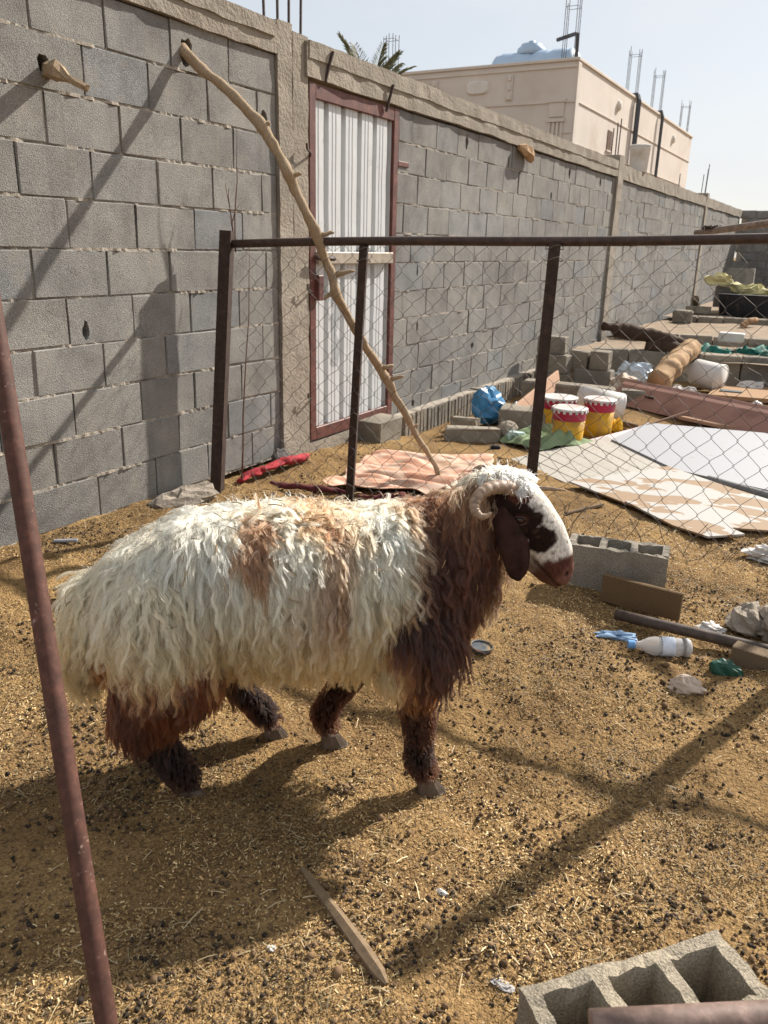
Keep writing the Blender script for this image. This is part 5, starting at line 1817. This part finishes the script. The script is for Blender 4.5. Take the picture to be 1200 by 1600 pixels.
# ================================================================== paint buckets
MAT['yellow'] = simple('yellow', (.56, .30, .012), .2, 8, .45, 0, dirt=(.30, .17, .05), dirt_amt=.45)
MAT['crimson'] = simple('crimson', (.36, .016, .05), .15, 10, .4, 0)
MAT['lid_white'] = simple('lid_white', (.56, .53, .51), .15, 10, .5, 0, dirt=(.35, .2, .16), dirt_amt=.45)
def bucket(label, p, r=.128, h=.285, ribbon=True):
    x, y, _ = p
    z = gz(x, y)
    t = thing('paint_bucket', label, 'bucket', (x, y, z), 'paint buckets by the wall')
    MB().lathe([(r * .86, 0), (r * .87, .012), (r * .95, h * .68)], (x, y, z), 28).build('bucket_body', MAT['yellow'], t, True)
    MB().lathe([(r * .955, h * .68), (r * .965, h * .69), (r * .99, h * .9), (r * 1.0, h * .94)], (x, y, z), 28).build('red_band', MAT['crimson'], t, True)
    l = MB()
    n_ = 28
    l.lathe([(r * 1.02, h * .935), (r * 1.05, h * .94), (r * 1.05, h * .985), (r * .98, h * 1.0), (r * .9, h * .99), (r * .02, h * .985)], (x, y, z), n_)
    for k in range(18):
        a = 2 * math.pi * k / 18
        l.box((x + math.cos(a) * r * 1.035, y + math.sin(a) * r * 1.035, z + h * .905), (.012, .022, .018), rotz(a), 0, .004)
    l.build('lid', MAT['lid_white'], t)
    MB().tube([(x + math.cos(a) * r * .99, y + math.sin(a) * r * .99 - .002, z + h * .86 - .17 * max(0, math.sin((a + .9) * 1.0))) for a in np.linspace(-.9, 2.24, 14)], .004, 5).build('handle', MAT['galv'], t)
    return t
bucket('yellow paint bucket with red band, nearest of the three, lid spattered', (5.93, 1.735, 0))
bucket('yellow paint bucket with red band on the right behind the nearest one', (6.42, 1.64, 0), .125, .30)
bucket('yellow paint bucket partly hidden by the dark fence post', (6.35, 1.95, 0), .14, .29)
pp_ = (6.560, 1.523, -0.050)
crumple('yellow_plastic', 'yellow mesh scrap beside the right paint bucket', 'plastic scrap', (pp_[0], pp_[1], gz(pp_[0], pp_[1])), (.05, .055, .09), simple('yellow_mesh', (.62, .38, .02), .2, 30, .6, .5, 90, .006), 41, amp=.3)
# white pail lying on its side
pz = Vector((6.997, 1.615, 0.060)); pe = Vector((6.857, 1.859, 0.120))
ax = (pe - pz).normalized()
pail2 = thing('pail', 'white plastic pail lying on its side behind the paint buckets', 'pail', (pz.x, pz.y, gz(pz.x, pz.y)))
MB().lathe([(.13, 0), (.132, .01), (.118, .36), (.02, .37)], (pz.x, pz.y, gz(pz.x, pz.y) + .13), 24, ax.to_track_quat('Z', 'Y').to_matrix()).build('pail_body', MAT['white_plastic'], pail2, True)
MB().lathe([(.128, -.004), (.134, -.003), (.134, .012), (.13, .013)], (pz.x, pz.y, gz(pz.x, pz.y) + .13), 24, ax.to_track_quat('Z', 'Y').to_matrix(), cap=False).build('rim', MAT['white_plastic'], pail2, True)
# second pail farther off
pz = Vector((9.473, 1.170, 0.060)); ax = Vector((.3, .9, .15)).normalized()
pail3 = thing('pail', 'white plastic pail tipped over in front of the block kerb', 'pail', (pz.x, pz.y, gz(pz.x, pz.y)))
MB().lathe([(.15, 0), (.152, .01), (.135, .30), (.05, .36), (.045, .55)], (9.25, 1.12, gz(9.2, 1.1) + .155), 24, ax.to_track_quat('Z', 'Y').to_matrix()).build('pail_body', MAT['white_plastic'], pail3, True)
MB().lathe([(.148, -.004), (.157, -.003), (.157, .012), (.152, .013)], (9.25, 1.12, gz(9.2, 1.1) + .155), 24, ax.to_track_quat('Z', 'Y').to_matrix(), cap=False).build('rim', MAT['white_plastic'], pail3, True)

# ================================================================== rubbish along the wall foot
def lump(name, label, cat, px, size, mat, seed, amp=.35, lobes=1.6, ang=0., sink=.01, n=18):
    return crumple(name, label, cat, (px[0], px[1], gz(px[0], px[1]) - sink), size, mat, seed, n, amp, .5, ang, lobes=lobes)
lump('plastic_bag', 'dark blue plastic bag against the ribbed wall footing', 'bag', (6.45, 2.60, 0), (.17, .16, .21), MAT['bag_blue'], 51, .3, 1.6)
lump('plastic_bag', 'pale blue and white crumpled bag right of the dark blue bag', 'bag', (6.75, 2.45, 0), (.14, .16, .10), simple('bag_pale', (.32, .48, .58), .5, 16, .4, .5, 40, .008), 52, .5, 2.2)
lump('plastic_bag', 'small dark crumpled bag in the shade of the leaning plank', 'bag', (6.95, 2.22, 0), (.10, .13, .10), simple('bag_dark', (.02, .025, .035), .5, 16, .4, .5, 40, .008), 53, .4)
solo(MB().box((5.72, 2.42, gz(5.7, 2.4) + .045), (.16, .42, .11), rotz(.35), .012, .012), 'concrete_block', MAT['block_dusty'], 'concrete block lying flat on straw in front of the blue bag', 'concrete block')
solo(MB().box((6.02, 2.62, gz(6, 2.6) + .06), (.12, .22, .14), rotz(.2), .012, .012), 'concrete_block', MAT['block_dusty'], 'half concrete block between the ribbed footing and blue bag', 'concrete block')
solo(MB().box((6.33, 2.20, gz(6.3, 2.2) + .075), (.22, .46, .17), rotz(.12), .012, .014), 'concrete_block', MAT['block_dusty'], 'straw covered concrete block left of the yellow buckets', 'concrete block')
lump('rubble_lump', 'rounded pale stone at the end of the flat concrete block', 'rubble', (5.86, 2.20, 0), (.08, .09, .10), MAT['rubble'], 56, .2, 1.2)
lump('plastic_scrap', 'white and teal plastic wrapper on the straw near the green cloth', 'plastic scrap', (5.80, 2.10, 0), (.07, .09, .055), simple('teal_wrap', (.5, .62, .58), .5, 25, .4, .3, 50, .006), 57, .5)
lump('plastic_bottle', 'small clear crushed bottle beside the straw covered block', 'bottle', (6.02, 2.02, 0), (.05, .08, .08), MAT['film_blue'], 58, .35)
solo(MB().box((5.45, 2.12, gz(5.45, 2.1) + .012), (.05, .07, .03), rotz(.3), .002, .004), 'black_scrap', simple('black', (.012, .012, .014), .2, 10, .5, 0), 'little black plastic piece on the straw left of the planked panel', 'plastic scrap')
m_ = simple('green_cloth', (.18, .235, .125), .2, 7, .9, .5, 30, .01)
cloth('green_cloth', 'grey-green cloth bundled at the foot of the yellow buckets', 'cloth', [(5.754, 2.187, -0.050), (5.506, 1.840, -0.050), (6.002, 1.511, -0.050), (6.241, 1.967, -0.050)], m_, .12, 40, 14, .01, 4.0, .02)
bar('wood_plank', MAT['plank_pink'], 'pale plank leaning up behind the fence post towards the block stack', 'plank', (6.321, 2.315, 0.020), (8.000, 2.492, 0.114), .17, .03, upv=(.8, .2, .6))
# stacked blocks by the wall
stack = [((8.55, 2.62, -.07), .19, 'bottom left block of the stack by the wall'), ]
k = 0
names = ['lower left block in the stack against the wall', 'middle left block in the stack against the wall', 'top left block in the stack against the wall', 'bottom block at the right of the wall stack', 'front block on the right of the wall stack', 'rear block on the right of the wall stack']
for (x, y, z, sx, sy, sz, a) in ((8.62, 2.74, .03, .20, .36, .205, .06), (8.66, 2.76, .235, .20, .34, .205, -.05), (8.70, 2.80, .44, .20, .30, .19, .10), (8.85, 2.36, .03, .22, .40, .20, .05), (8.84, 2.30, .235, .20, .20, .2, .05), (8.86, 2.52, .235, .20, .20, .2, -.06)):
    z0 = gz(x, y)
    solo(MB().box((x, y, z0 + z + sz / 2 - .03), (sx, sy, sz - .006), rotz(a), .006, .01), 'concrete_block', MAT['block_dusty'], names[k], 'concrete block', group='blocks stacked by the wall')
    k += 1
solo(MB().box((7.9, 2.35, gz(7.9, 2.3) + .07), (.2, .9, .16), rotz(.05), .01, .012), 'concrete_kerb', MAT['block_dusty'], 'low concrete kerb running behind the three paint buckets', 'kerb')
solo(MB().box((7.95, 1.72, gz(7.9, 1.7) + .075), (.16, .24, .17), rotz(.2), .01, .012), 'concrete_block', MAT['block_dusty'], 'single concrete block behind the pail lying on its side', 'concrete block')

# folded brown steel panel
MAT['panel_brown'] = simple('panel_brown', (.31, .165, .125), .12, 4, .5, .1, 30, .004, dirt=(.15, .07, .05), dirt_amt=.3)
pa = thing('sheet_metal', 'long folded brown sheet metal panel lying across the yard', 'sheet metal', (8.403, 1.910, -0.050))
pA, pB = Vector((8.15, 1.86, -.06)), Vector((6.85, -.35, -.06))
d = (pB - pA).normalized(); s = Vector((d.y, -d.x, 0)); s = s if s.x < 0 else -s
def strip_panel(mb, pr):
    V = []
    for e in (pA, pA.lerp(pB, .33), pA.lerp(pB, .66), pB):
        for (o_, h) in pr: V.append(e + s * o_ + Vector((0, 0, h)))
    n_ = len(pr)
    F = [(i * n_ + k, i * n_ + k + 1, (i + 1) * n_ + k + 1, (i + 1) * n_ + k) for i in range(3) for k in range(n_ - 1)]
    mb.add(V, F)
    return mb
o = strip_panel(MB(), [(.20, .0), (.17, .04), (.04, .17), (.0, .19)]).build('face', MAT['panel_brown'], pa)
o.modifiers.new('t', 'SOLIDIFY').thickness = .006
o = strip_panel(MB(), [(-.004, .192), (-.03, .212), (-.06, .207), (-.08, .17)]).build('folded_edge', MAT['panel_brown'], pa)
o.modifiers.new('t', 'SOLIDIFY').thickness = .006
o = strip_panel(MB(), [(-.085, .167), (-.13, .15), (-.30, .03), (-.32, .0)]).build('face', MAT['panel_brown'], pa)
o.modifiers.new('t', 'SOLIDIFY').thickness = .006
for t_0, hh in ((.10, .14), (.17, .10)):
    e = pA.lerp(pB, t_0) + s * .11 + Vector((0, 0, .105))
    MB().box(e, (.10, .012, .05), Matrix((d, s, Vector((0, 0, 1)))).transposed() @ rotx(-.85), .004, .003).build('handle_slot', MAT['rust_post'], pa)
solo(MB().slab([(p[0], p[1], -.05) for p in ((7.284, 0.851, -0.050), (7.102, -0.156, -0.050), (7.879, -0.145, -0.050), (7.458, 1.198, -0.050))], .03), 'plywood_sheet', MAT['plank_pink'], 'tan plywood sheet between the white board and brown panel', 'board')
solo(MB().slab([(p[0], p[1], -.05) for p in ((8.788, 1.161, -0.050), (8.990, -0.130, -0.050), (10.090, -0.116, -0.050), (9.463, 1.166, -0.050))], .04), 'plywood_sheet', MAT['plank'], 'flat tan board lying beyond the brown panel at the right', 'board')
solo(MB().box((9.1, .98, gz(9.1, 1) + .04), (.09, .22, .06), rotz(.1), .004, .004), 'black_scrap', MAT['bag_blue'] if 0 else simple('slate', (.035, .045, .05), .2, 10, .6, 0), 'small dark slab among the rubbish beyond the brown panel', 'slab')

# logs
def log(name, label, p, q, r, mat, seed, bend=.03):
    p, q = Vector(p), Vector(q)
    mb = MB()
    n_ = 30
    rs = random.Random(seed)
    pts = [p.lerp(q, i / (n_ - 1)) + Vector((rs.uniform(-1, 1) * bend * .3, rs.uniform(-1, 1) * bend * .3, math.sin(i / (n_ - 1) * math.pi) * bend)) for i in range(n_)]
    mb.tube(pts, [r * (1.05 - .16 * i / n_ + .05 * math.sin(i * .37 + seed)) for i in range(n_)], 12)
    A2 = np.array(mb.v)
    A2 += np.stack([vnoise(A2, 12, seed + k) for k in range(3)], -1) * r * .13 + np.stack([vnoise(A2, 45, seed + k + 5) for k in range(3)], -1) * r * .16
    mb.v = [tuple(a) for a in A2]
    return solo(mb, name, mat, label, 'log', smooth=True)
log('log', 'pale barked log leaning towards the yard kerb', (8.55, 1.62, .10), (9.55, 1.50, .36), .115, MAT['log'], 61)
log('log', 'dark weathered log lying on the kerb by the wall footing', (9.75, 2.42, .48), (10.0, 1.55, .30), .085, MAT['bark'], 63)
log('log', 'dark log propped beneath the upper one at the kerb end', (9.85, 2.05, .30), (9.85, 1.45, .22), .09, MAT['bark'], 65)
log('log', 'dark thin branch end jutting up beside the wall stack', (9.6, 2.50, .52), (10.1, 1.9, .36), .05, MAT['bark'], 67)
lump('plastic_bag', 'blue and white film bag in front of the shaded kerb', 'bag', (9.25, 2.02, 0), (.14, .20, .20), simple('bag_bluewhite', (.52, .60, .68), .35, 12, .35, .5, 30, .01), 71, .4)
lump('rubble_lump', 'tan heap of crumbled rubble below the blue and white bag', 'rubble', (8.75, 1.98, 0), (.18, .16, .13), MAT['stone_pale'], 72, .4)
lump('plastic_scrap', 'grey white film scrap at the foot of the pale log', 'plastic scrap', (8.9, 1.42, 0), (.10, .14, .09), MAT['film_white'], 73, .5)
lump('plastic_scrap', 'white film scrap right of the tipped pail', 'plastic scrap', (9.6, .86, 0), (.10, .13, .08), MAT['film_white'], 74, .5)
lump('plastic_scrap', 'white crumpled film at the right edge before the kerb', 'plastic scrap', (9.7, .62, 0), (.08, .09, .06), MAT['film_white'], 75, .5)
rs = random.Random(5)
KINDS_ = [('stone_pale', 'pale tan rubble chip strewn between brown sheet metal and kerb'), ('rubble', 'grey rubble chip strewn between brown sheet metal and kerb'), ('film_white', 'white film shred strewn between brown sheet metal and kerb'), ('plank', 'brown wood chip strewn between brown sheet metal and kerb')]
for k in range(44):
    x, y = rs.uniform(8.2, 9.7), rs.uniform(.1, 2.0)
    mk, lk = KINDS_[k % 4]
    sz = rs.uniform(.02, .06)
    crumple('rubble_bit', lk, 'rubble', (x, y, gz(x, y) - .005), (sz, sz * rs.uniform(.8, 1.8), sz * .7), MAT[mk], 80 + k, 8, .3, .5, rs.uniform(0, 3), group='rubble bits strewn before the kerb')

# ================================================================== kerbed beds at the far end
MAT['soil'] = simple('soil', (.27, .205, .145), .25, 6, 1.0, .9, 40, .02)
def kerb(x0, y0, x1, y1, z0, z1, label, n_):
    t = thing('block_kerb', label, 'kerb', (x0, y0, z0))
    p, q = Vector((x0, y0, 0)), Vector((x1, y1, 0))
    for k in range(n_):
        a, c2 = p.lerp(q, k / n_), p.lerp(q, (k + 1) / n_)
        mid = (a + c2) / 2
        MB().box((mid.x, mid.y, (z0 + z1) / 2), (.19, (c2 - a).length - .012, z1 - z0), rotz(math.atan2(-(c2 - a).x, (c2 - a).y)), .006, .01).build('block', MAT['block_dusty'], t)
    return t
def bed(name, label, x0, x1, y0, y1, z):
    n_ = 26
    V, F = [], []
    for i in range(n_ + 1):
        for j in range(n_ + 1):
            V.append((x0 + (x1 - x0) * i / n_, y0 + (y1 - y0) * j / n_, z))
    V = np.array(V); V[:, 2] += fbm(V, 2.5, 91, 3) * .03
    for i in range(n_):
        for j in range(n_):
            a = i * (n_ + 1) + j
            F.append((a, a + n_ + 1, a + n_ + 2, a + 1))
    mb = MB(); mb.add(V, F)
    o = mb.build(name, MAT['soil'], None, True, (x0, y0, 0))
    tag(o, label, None, kind='structure')
kerb(9.70, 2.62, 10.55, -2.2, -.10, .27, 'nearest block kerb across the yard, behind the tipped pail', 12)
kerb(11.55, 2.85, 12.3, -2.2, -.05, .31, 'middle block kerb across the yard, behind the green netting', 12)
kerb(15.0, 2.75, 15.7, -2.2, .10, .33, 'farthest block kerb across the yard, in front of the black tub', 12)
bed('soil_bed', 'dusty soil of the first raised bed', 9.75, 12.2, -2.2, 2.92, .20)
bed('soil_bed', 'gravelly soil of the second raised bed', 11.7, 15.5, -2.2, 2.92, .235)
bed('soil_bed', 'soil of the last raised bed', 15.1, 24.4, -2.2, 2.94, .30)
roll('green_net', 'dark green netting gathered along the bed behind the first kerb', 'netting', [(10.75, 1.85, .24), (10.8, 1.5, .26), (10.85, 1.1, .24), (11.0, .7, .25), (11.05, .2, .25), (11.15, -.3, .25)], .15, simple('net', (.012, .13, .10), .4, 20, .7, .6, 60, .01), 22, m=60)
solo(MB().box((11.35, 1.32, .34), (.13, .30, .12), rotz(.06), .006, .01), 'foam_block', MAT['white_plastic'], 'white foam block on the bed behind the green netting', 'foam block')
lump('plastic_scrap', 'pale blue scrap beside the dark logs on the bed', 'plastic scrap', (10.9, 2.02, 0), (.06, .12, .05), MAT['film_blue'], 95, .4, sink=-.28)
log('log', 'short reddish wood piece on the gravel bed at the right', (14.2, 1.52, .27), (14.5, 1.35, .36), .05, MAT['plank'], 96)
solo(MB().box((14.7, 2.52, .33), (.2, .32, .2), rotz(.1), .01, .02), 'concrete_block', MAT['block_dusty'], 'loose concrete block lying before the farthest kerb', 'concrete block')
# black tub with yellow sacks
MAT['tub'] = simple('tub', (.016, .018, .022), .3, 8, .45, 0, dirt=(.06, .05, .045), dirt_amt=.3)
tub = thing('black_tub', 'long black plastic tub standing on the far bed', 'tub', (16.3, 1.2, .3))
V, F = [], []
ov = []
for (k, z, inset) in ((0, .30, .06), (1, .46, .03), (2, .66, .0), (3, .68, -.025), (4, .69, .02), (5, .45, .06)):
    for i in range(32):
        a = 2 * math.pi * i / 32
        cx, sy = math.copysign(abs(math.cos(a)) ** .35, math.cos(a)), math.copysign(abs(math.sin(a)) ** .35, math.sin(a))
        V.append((16.3 + cx * (.5 - inset), .95 + sy * (1.25 - inset), z))
F = [(k * 32 + i, k * 32 + (i + 1) % 32, (k + 1) * 32 + (i + 1) % 32, (k + 1) * 32 + i) for k in range(5) for i in range(32)] + [tuple(range(32))[::-1], tuple(range(160, 192))]
MB().add(V, F).build('tub_shell', MAT['tub'], tub)
MAT['sack'] = simple('sack', (.60, .54, .28), .2, 6, .7, .5, 20, .01)
for k, (y, sz, lab) in enumerate(((2.25, .16, 'pale yellow sack end standing on the block by the tub'), (1.75, .2, 'pale yellow crumpled sack in the middle of the black tub'), (1.15, .2, 'pale yellow sack at the right end of the black tub'), (1.45, .15, 'flattened pale yellow sack lying low in the black tub'))):
    crumple('sack', lab, 'sack', (16.35 + .1 * (k % 2), y, .62 + (.16 if k == 0 else .0) - (.08 if k == 3 else 0)), (.18, sz * 1.5, .16), MAT['sack'], 101 + k, 16, .45, .5, .2)
solo(MB().box((16.55, 2.12, .60), (.2, .4, .36), None, .01, .01), 'concrete_block', MAT['block'], 'dark concrete block standing behind the left end of the tub', 'concrete block')
solo(MB().box((17.6, 2.05, .72), (.2, .5, .75), None, .01, .01), 'concrete_block', MAT['block'], 'grey block pier in the shade before the far wall', 'concrete block')
solo(MB().box((15.9, 2.48, .38), (.3, .42, .12), rotz(.1), .01, .01), 'concrete_block', MAT['block_dusty'], 'flat concrete slab left of the black tub', 'concrete block')
solo(MB().box((16.0, 2.55, .50), (.35, .10, .10), roty(.5), .01, .01), 'wood_strip', MAT['oldwood'], 'short timber tilted on the slab left of the tub', 'wood strip')

# ================================================================== straw, chaff and dung on the floor
def scatter(N, x0, x1, y0, y1, bias=0.0):
    x = RNG.uniform(x0, x1, N); y = RNG.uniform(y0, y1, N)
    return x, y
def keep_floor(x, y):
    k = (y < WY - .03) & ~((x > 5.55) & (y > WY - .12))
    # not on the sheets and the blanket
    k &= ~((x > 4.15) & (x < 7.0) & (y < 1.75 - (x - 5.2) * .05) & (y > -2) & (x + y * .4 > 4.62))
    return k
litter_zone = [(0.35, 2.0, -.6, 2.6, 1.0), (2.0, 3.6, -.6, 3.05, .62), (3.6, 5.2, -.4, 3.05, .45), (5.2, 9.5, 0.1, 3.0, .05)]
def zone_points(density):
    xs, ys = [], []
    for (x0, x1, y0, y1, f) in litter_zone:
        n_ = int((x1 - x0) * (y1 - y0) * density * f)
        x, y = scatter(n_, x0, x1, y0, y1)
        xs.append(x); ys.append(y)
    x, y = np.concatenate(xs), np.concatenate(ys)
    k = keep_floor(x, y)
    return x[k], y[k]

m, nt, b = new_mat('straw')
at = nt.nodes.new('ShaderNodeAttribute'); at.attribute_name = 'Col'
nt.links.new(at.outputs['Color'], b.inputs['Base Color'])
b.inputs['Roughness'].default_value = .65
b.inputs['Specular IOR Level'].default_value = .3
MAT['straw'] = m
m, nt, b = new_mat('dung')
at = nt.nodes.new('ShaderNodeAttribute'); at.attribute_name = 'Col'
nt.links.new(at.outputs['Color'], b.inputs['Base Color'])
b.inputs['Roughness'].default_value = .8
b.inputs['Specular IOR Level'].default_value = .25
MAT['dung'] = m

def ground_fine(x, y):
    P = np.stack([x, y, x * 0], -1)
    near = np.exp(-np.maximum(0, np.abs(x - 2.2) - 2.2) * 1.2) * np.exp(-np.maximum(0, np.abs(y - 1.2) - 2.0) * 2)
    return gh(x, y) + (fbm(P, 24, 5, 2) * 0.0062 + np.maximum(0, fbm(P, 8, 9, 2)) * 0.011) * near

def slivers(name, label, N, lmin, lmax, wmin, wmax, pal, lift, bend=True, dens=None, tilt=.25):
    x, y = zone_points(N)
    n_ = len(x)
    if dens is not None:
        P = np.stack([x, y, x * 0], -1)
        k = RNG.random(n_) < np.clip(.5 + dens * fbm(P, 3.0, 71, 3), .05, 1)
        x, y = x[k], y[k]; n_ = len(x)
    a = RNG.random(n_) * 2 * math.pi
    L = RNG.uniform(lmin, lmax, n_) * RNG.uniform(.5, 1, n_); W = RNG.uniform(wmin, wmax, n_)
    z = ground_fine(x, y) + RNG.uniform(.0005, lift, n_)
    d = np.stack([np.cos(a), np.sin(a), RNG.normal(size=n_) * tilt], -1)
    s = np.stack([-np.sin(a), np.cos(a), RNG.normal(size=n_) * .5], -1)
    s /= np.linalg.norm(s, axis=1, keepdims=True)
    c = np.stack([x, y, z], -1)
    mid = c + np.stack([x * 0, x * 0, RNG.uniform(0, .15, n_) * L], -1)
    p0, p1 = c - d * L[:, None] / 2, c + d * L[:, None] / 2
    for p in (p0, p1): p[:, 2] = np.maximum(p[:, 2], ground_fine(p[:, 0], p[:, 1]) + .0004)
    V = np.stack([p0 - s * W[:, None] / 2, p0 + s * W[:, None] / 2, mid + s * W[:, None] / 2, mid - s * W[:, None] / 2, p1 - s * W[:, None] / 2, p1 + s * W[:, None] / 2], 1).reshape(-1, 3)
    b0 = np.arange(n_)[:, None] * 6
    F = np.concatenate([b0 + np.array([0, 1, 2, 3]), b0 + np.array([3, 2, 5, 4])], 0)
    me = bpy.data.meshes.new(name)
    me.from_pydata(V.tolist(), [], F.tolist())
    pal = np.array(pal)
    Pq = np.stack([x, y, x * 0], -1)
    soil = np.clip(.5 + .9 * fbm(Pq, 2.6, 88, 3), 0, 1)[:, None]
    col = pal[RNG.integers(0, len(pal), n_)] * RNG.uniform(.7, 1.2, (n_, 1)) * (.50 + .60 * soil)
    set_color_attr(me, np.clip(np.repeat(col, 6, axis=0), 0, 1))
    me.materials.append(MAT['straw'])
    o = bpy.data.objects.new(name, me)
    tag(link(o), label, None, kind='stuff')
CH = [(.53, .345, .145), (.46, .285, .115), (.60, .425, .195), (.36, .22, .088), (.24, .142, .057), (.14, .083, .038), (.075, .047, .027), (.66, .51, .27)]
slivers('chaff', 'fine tan chaff covering the floor', 36000, .003, .012, .0014, .0036, CH, .005, tilt=.4, dens=.75)
slivers('straw', 'loose pale straw stalks strewn over the floor', 900, .015, .06, .0012, .0026, [(.52, .40, .21), (.60, .48, .29), (.42, .30, .15), (.35, .24, .115)], .010, dens=.6)
# dung pellets
def pellets(N):
    x, y = zone_points(N)
    n_ = len(x)
    P = np.stack([x, y, x * 0], -1)
    k = RNG.random(n_) < np.clip(.32 + 1.1 * fbm(P, 3.4, 81, 3) + .6 * fbm(P, 14, 83, 2), .03, 1)
    x, y = x[k], y[k]
    # drop heaps too
    for (hx, hy, nn_, sp) in ((1.52, .93, 22, .014), (2.45, .72, 24, .05), (2.2, 1.75, 40, .12), (2.9, 2.4, 90, .22), (1.2, 1.6, 60, .2), (1.15, .75, 60, .12), (1.6, .45, 60, .16), (2.1, .5, 60, .18)):
        x = np.append(x, RNG.normal(hx, sp, nn_)); y = np.append(y, RNG.normal(hy, sp, nn_))
    k = keep_floor(x, y); x, y = x[k], y[k]
    n_ = len(x)
    t = (1 + 5 ** .5) / 2
    IV = np.array([(-1, t, 0), (1, t, 0), (-1, -t, 0), (1, -t, 0), (0, -1, t), (0, 1, t), (0, -1, -t), (0, 1, -t), (t, 0, -1), (t, 0, 1), (-t, 0, -1), (-t, 0, 1)]) / math.sqrt(1 + t * t)
    IF = np.array([(0, 11, 5), (0, 5, 1), (0, 1, 7), (0, 7, 10), (0, 10, 11), (1, 5, 9), (5, 11, 4), (11, 10, 2), (10, 7, 6), (7, 1, 8), (3, 9, 4), (3, 4, 2), (3, 2, 6), (3, 6, 8), (3, 8, 9), (4, 9, 5), (2, 4, 11), (6, 2, 10), (8, 6, 7), (9, 8, 1)])
    r = RNG.uniform(.0028, .0062, n_) * np.where(RNG.random(n_) < .07, RNG.uniform(1.3, 1.8, n_), 1)
    z = ground_fine(x, y) + r * RNG.uniform(-.2, .8, n_)
    sc = r[:, None] * RNG.uniform(.75, 1.3, (n_, 3))
    V = (IV[None] * sc[:, None, :] * RNG.uniform(.72, 1.2, (n_, 12, 1)) + np.stack([x, y, z], -1)[:, None, :]).reshape(-1, 3)
    F = (IF[None] + (np.arange(n_) * 12)[:, None, None]).reshape(-1, 3)
    me = bpy.data.meshes.new('dung_pellets')
    me.from_pydata(V.tolist(), [], F.tolist())
    me.polygons.foreach_set('use_smooth', [True] * len(F))
    pal = np.array([(.06, .04, .024), (.04, .028, .018), (.10, .062, .034), (.16, .10, .052), (.20, .125, .065), (.028, .021, .016)])
    col = pal[RNG.integers(0, len(pal), n_)] * RNG.uniform(.7, 1.3, (n_, 1))
    col = np.where((r > .0066)[:, None], np.array((.17, .105, .055)) * RNG.uniform(.6, 1.2, (n_, 1)), col)
    set_color_attr(me, np.clip(np.repeat(col, 12, axis=0), 0, 1))
    me.materials.append(MAT['dung'])
    o = bpy.data.objects.new('dung_pellets', me)
    tag(link(o), 'dark dung pellets scattered through the straw', None, kind='stuff')
pellets(3800)
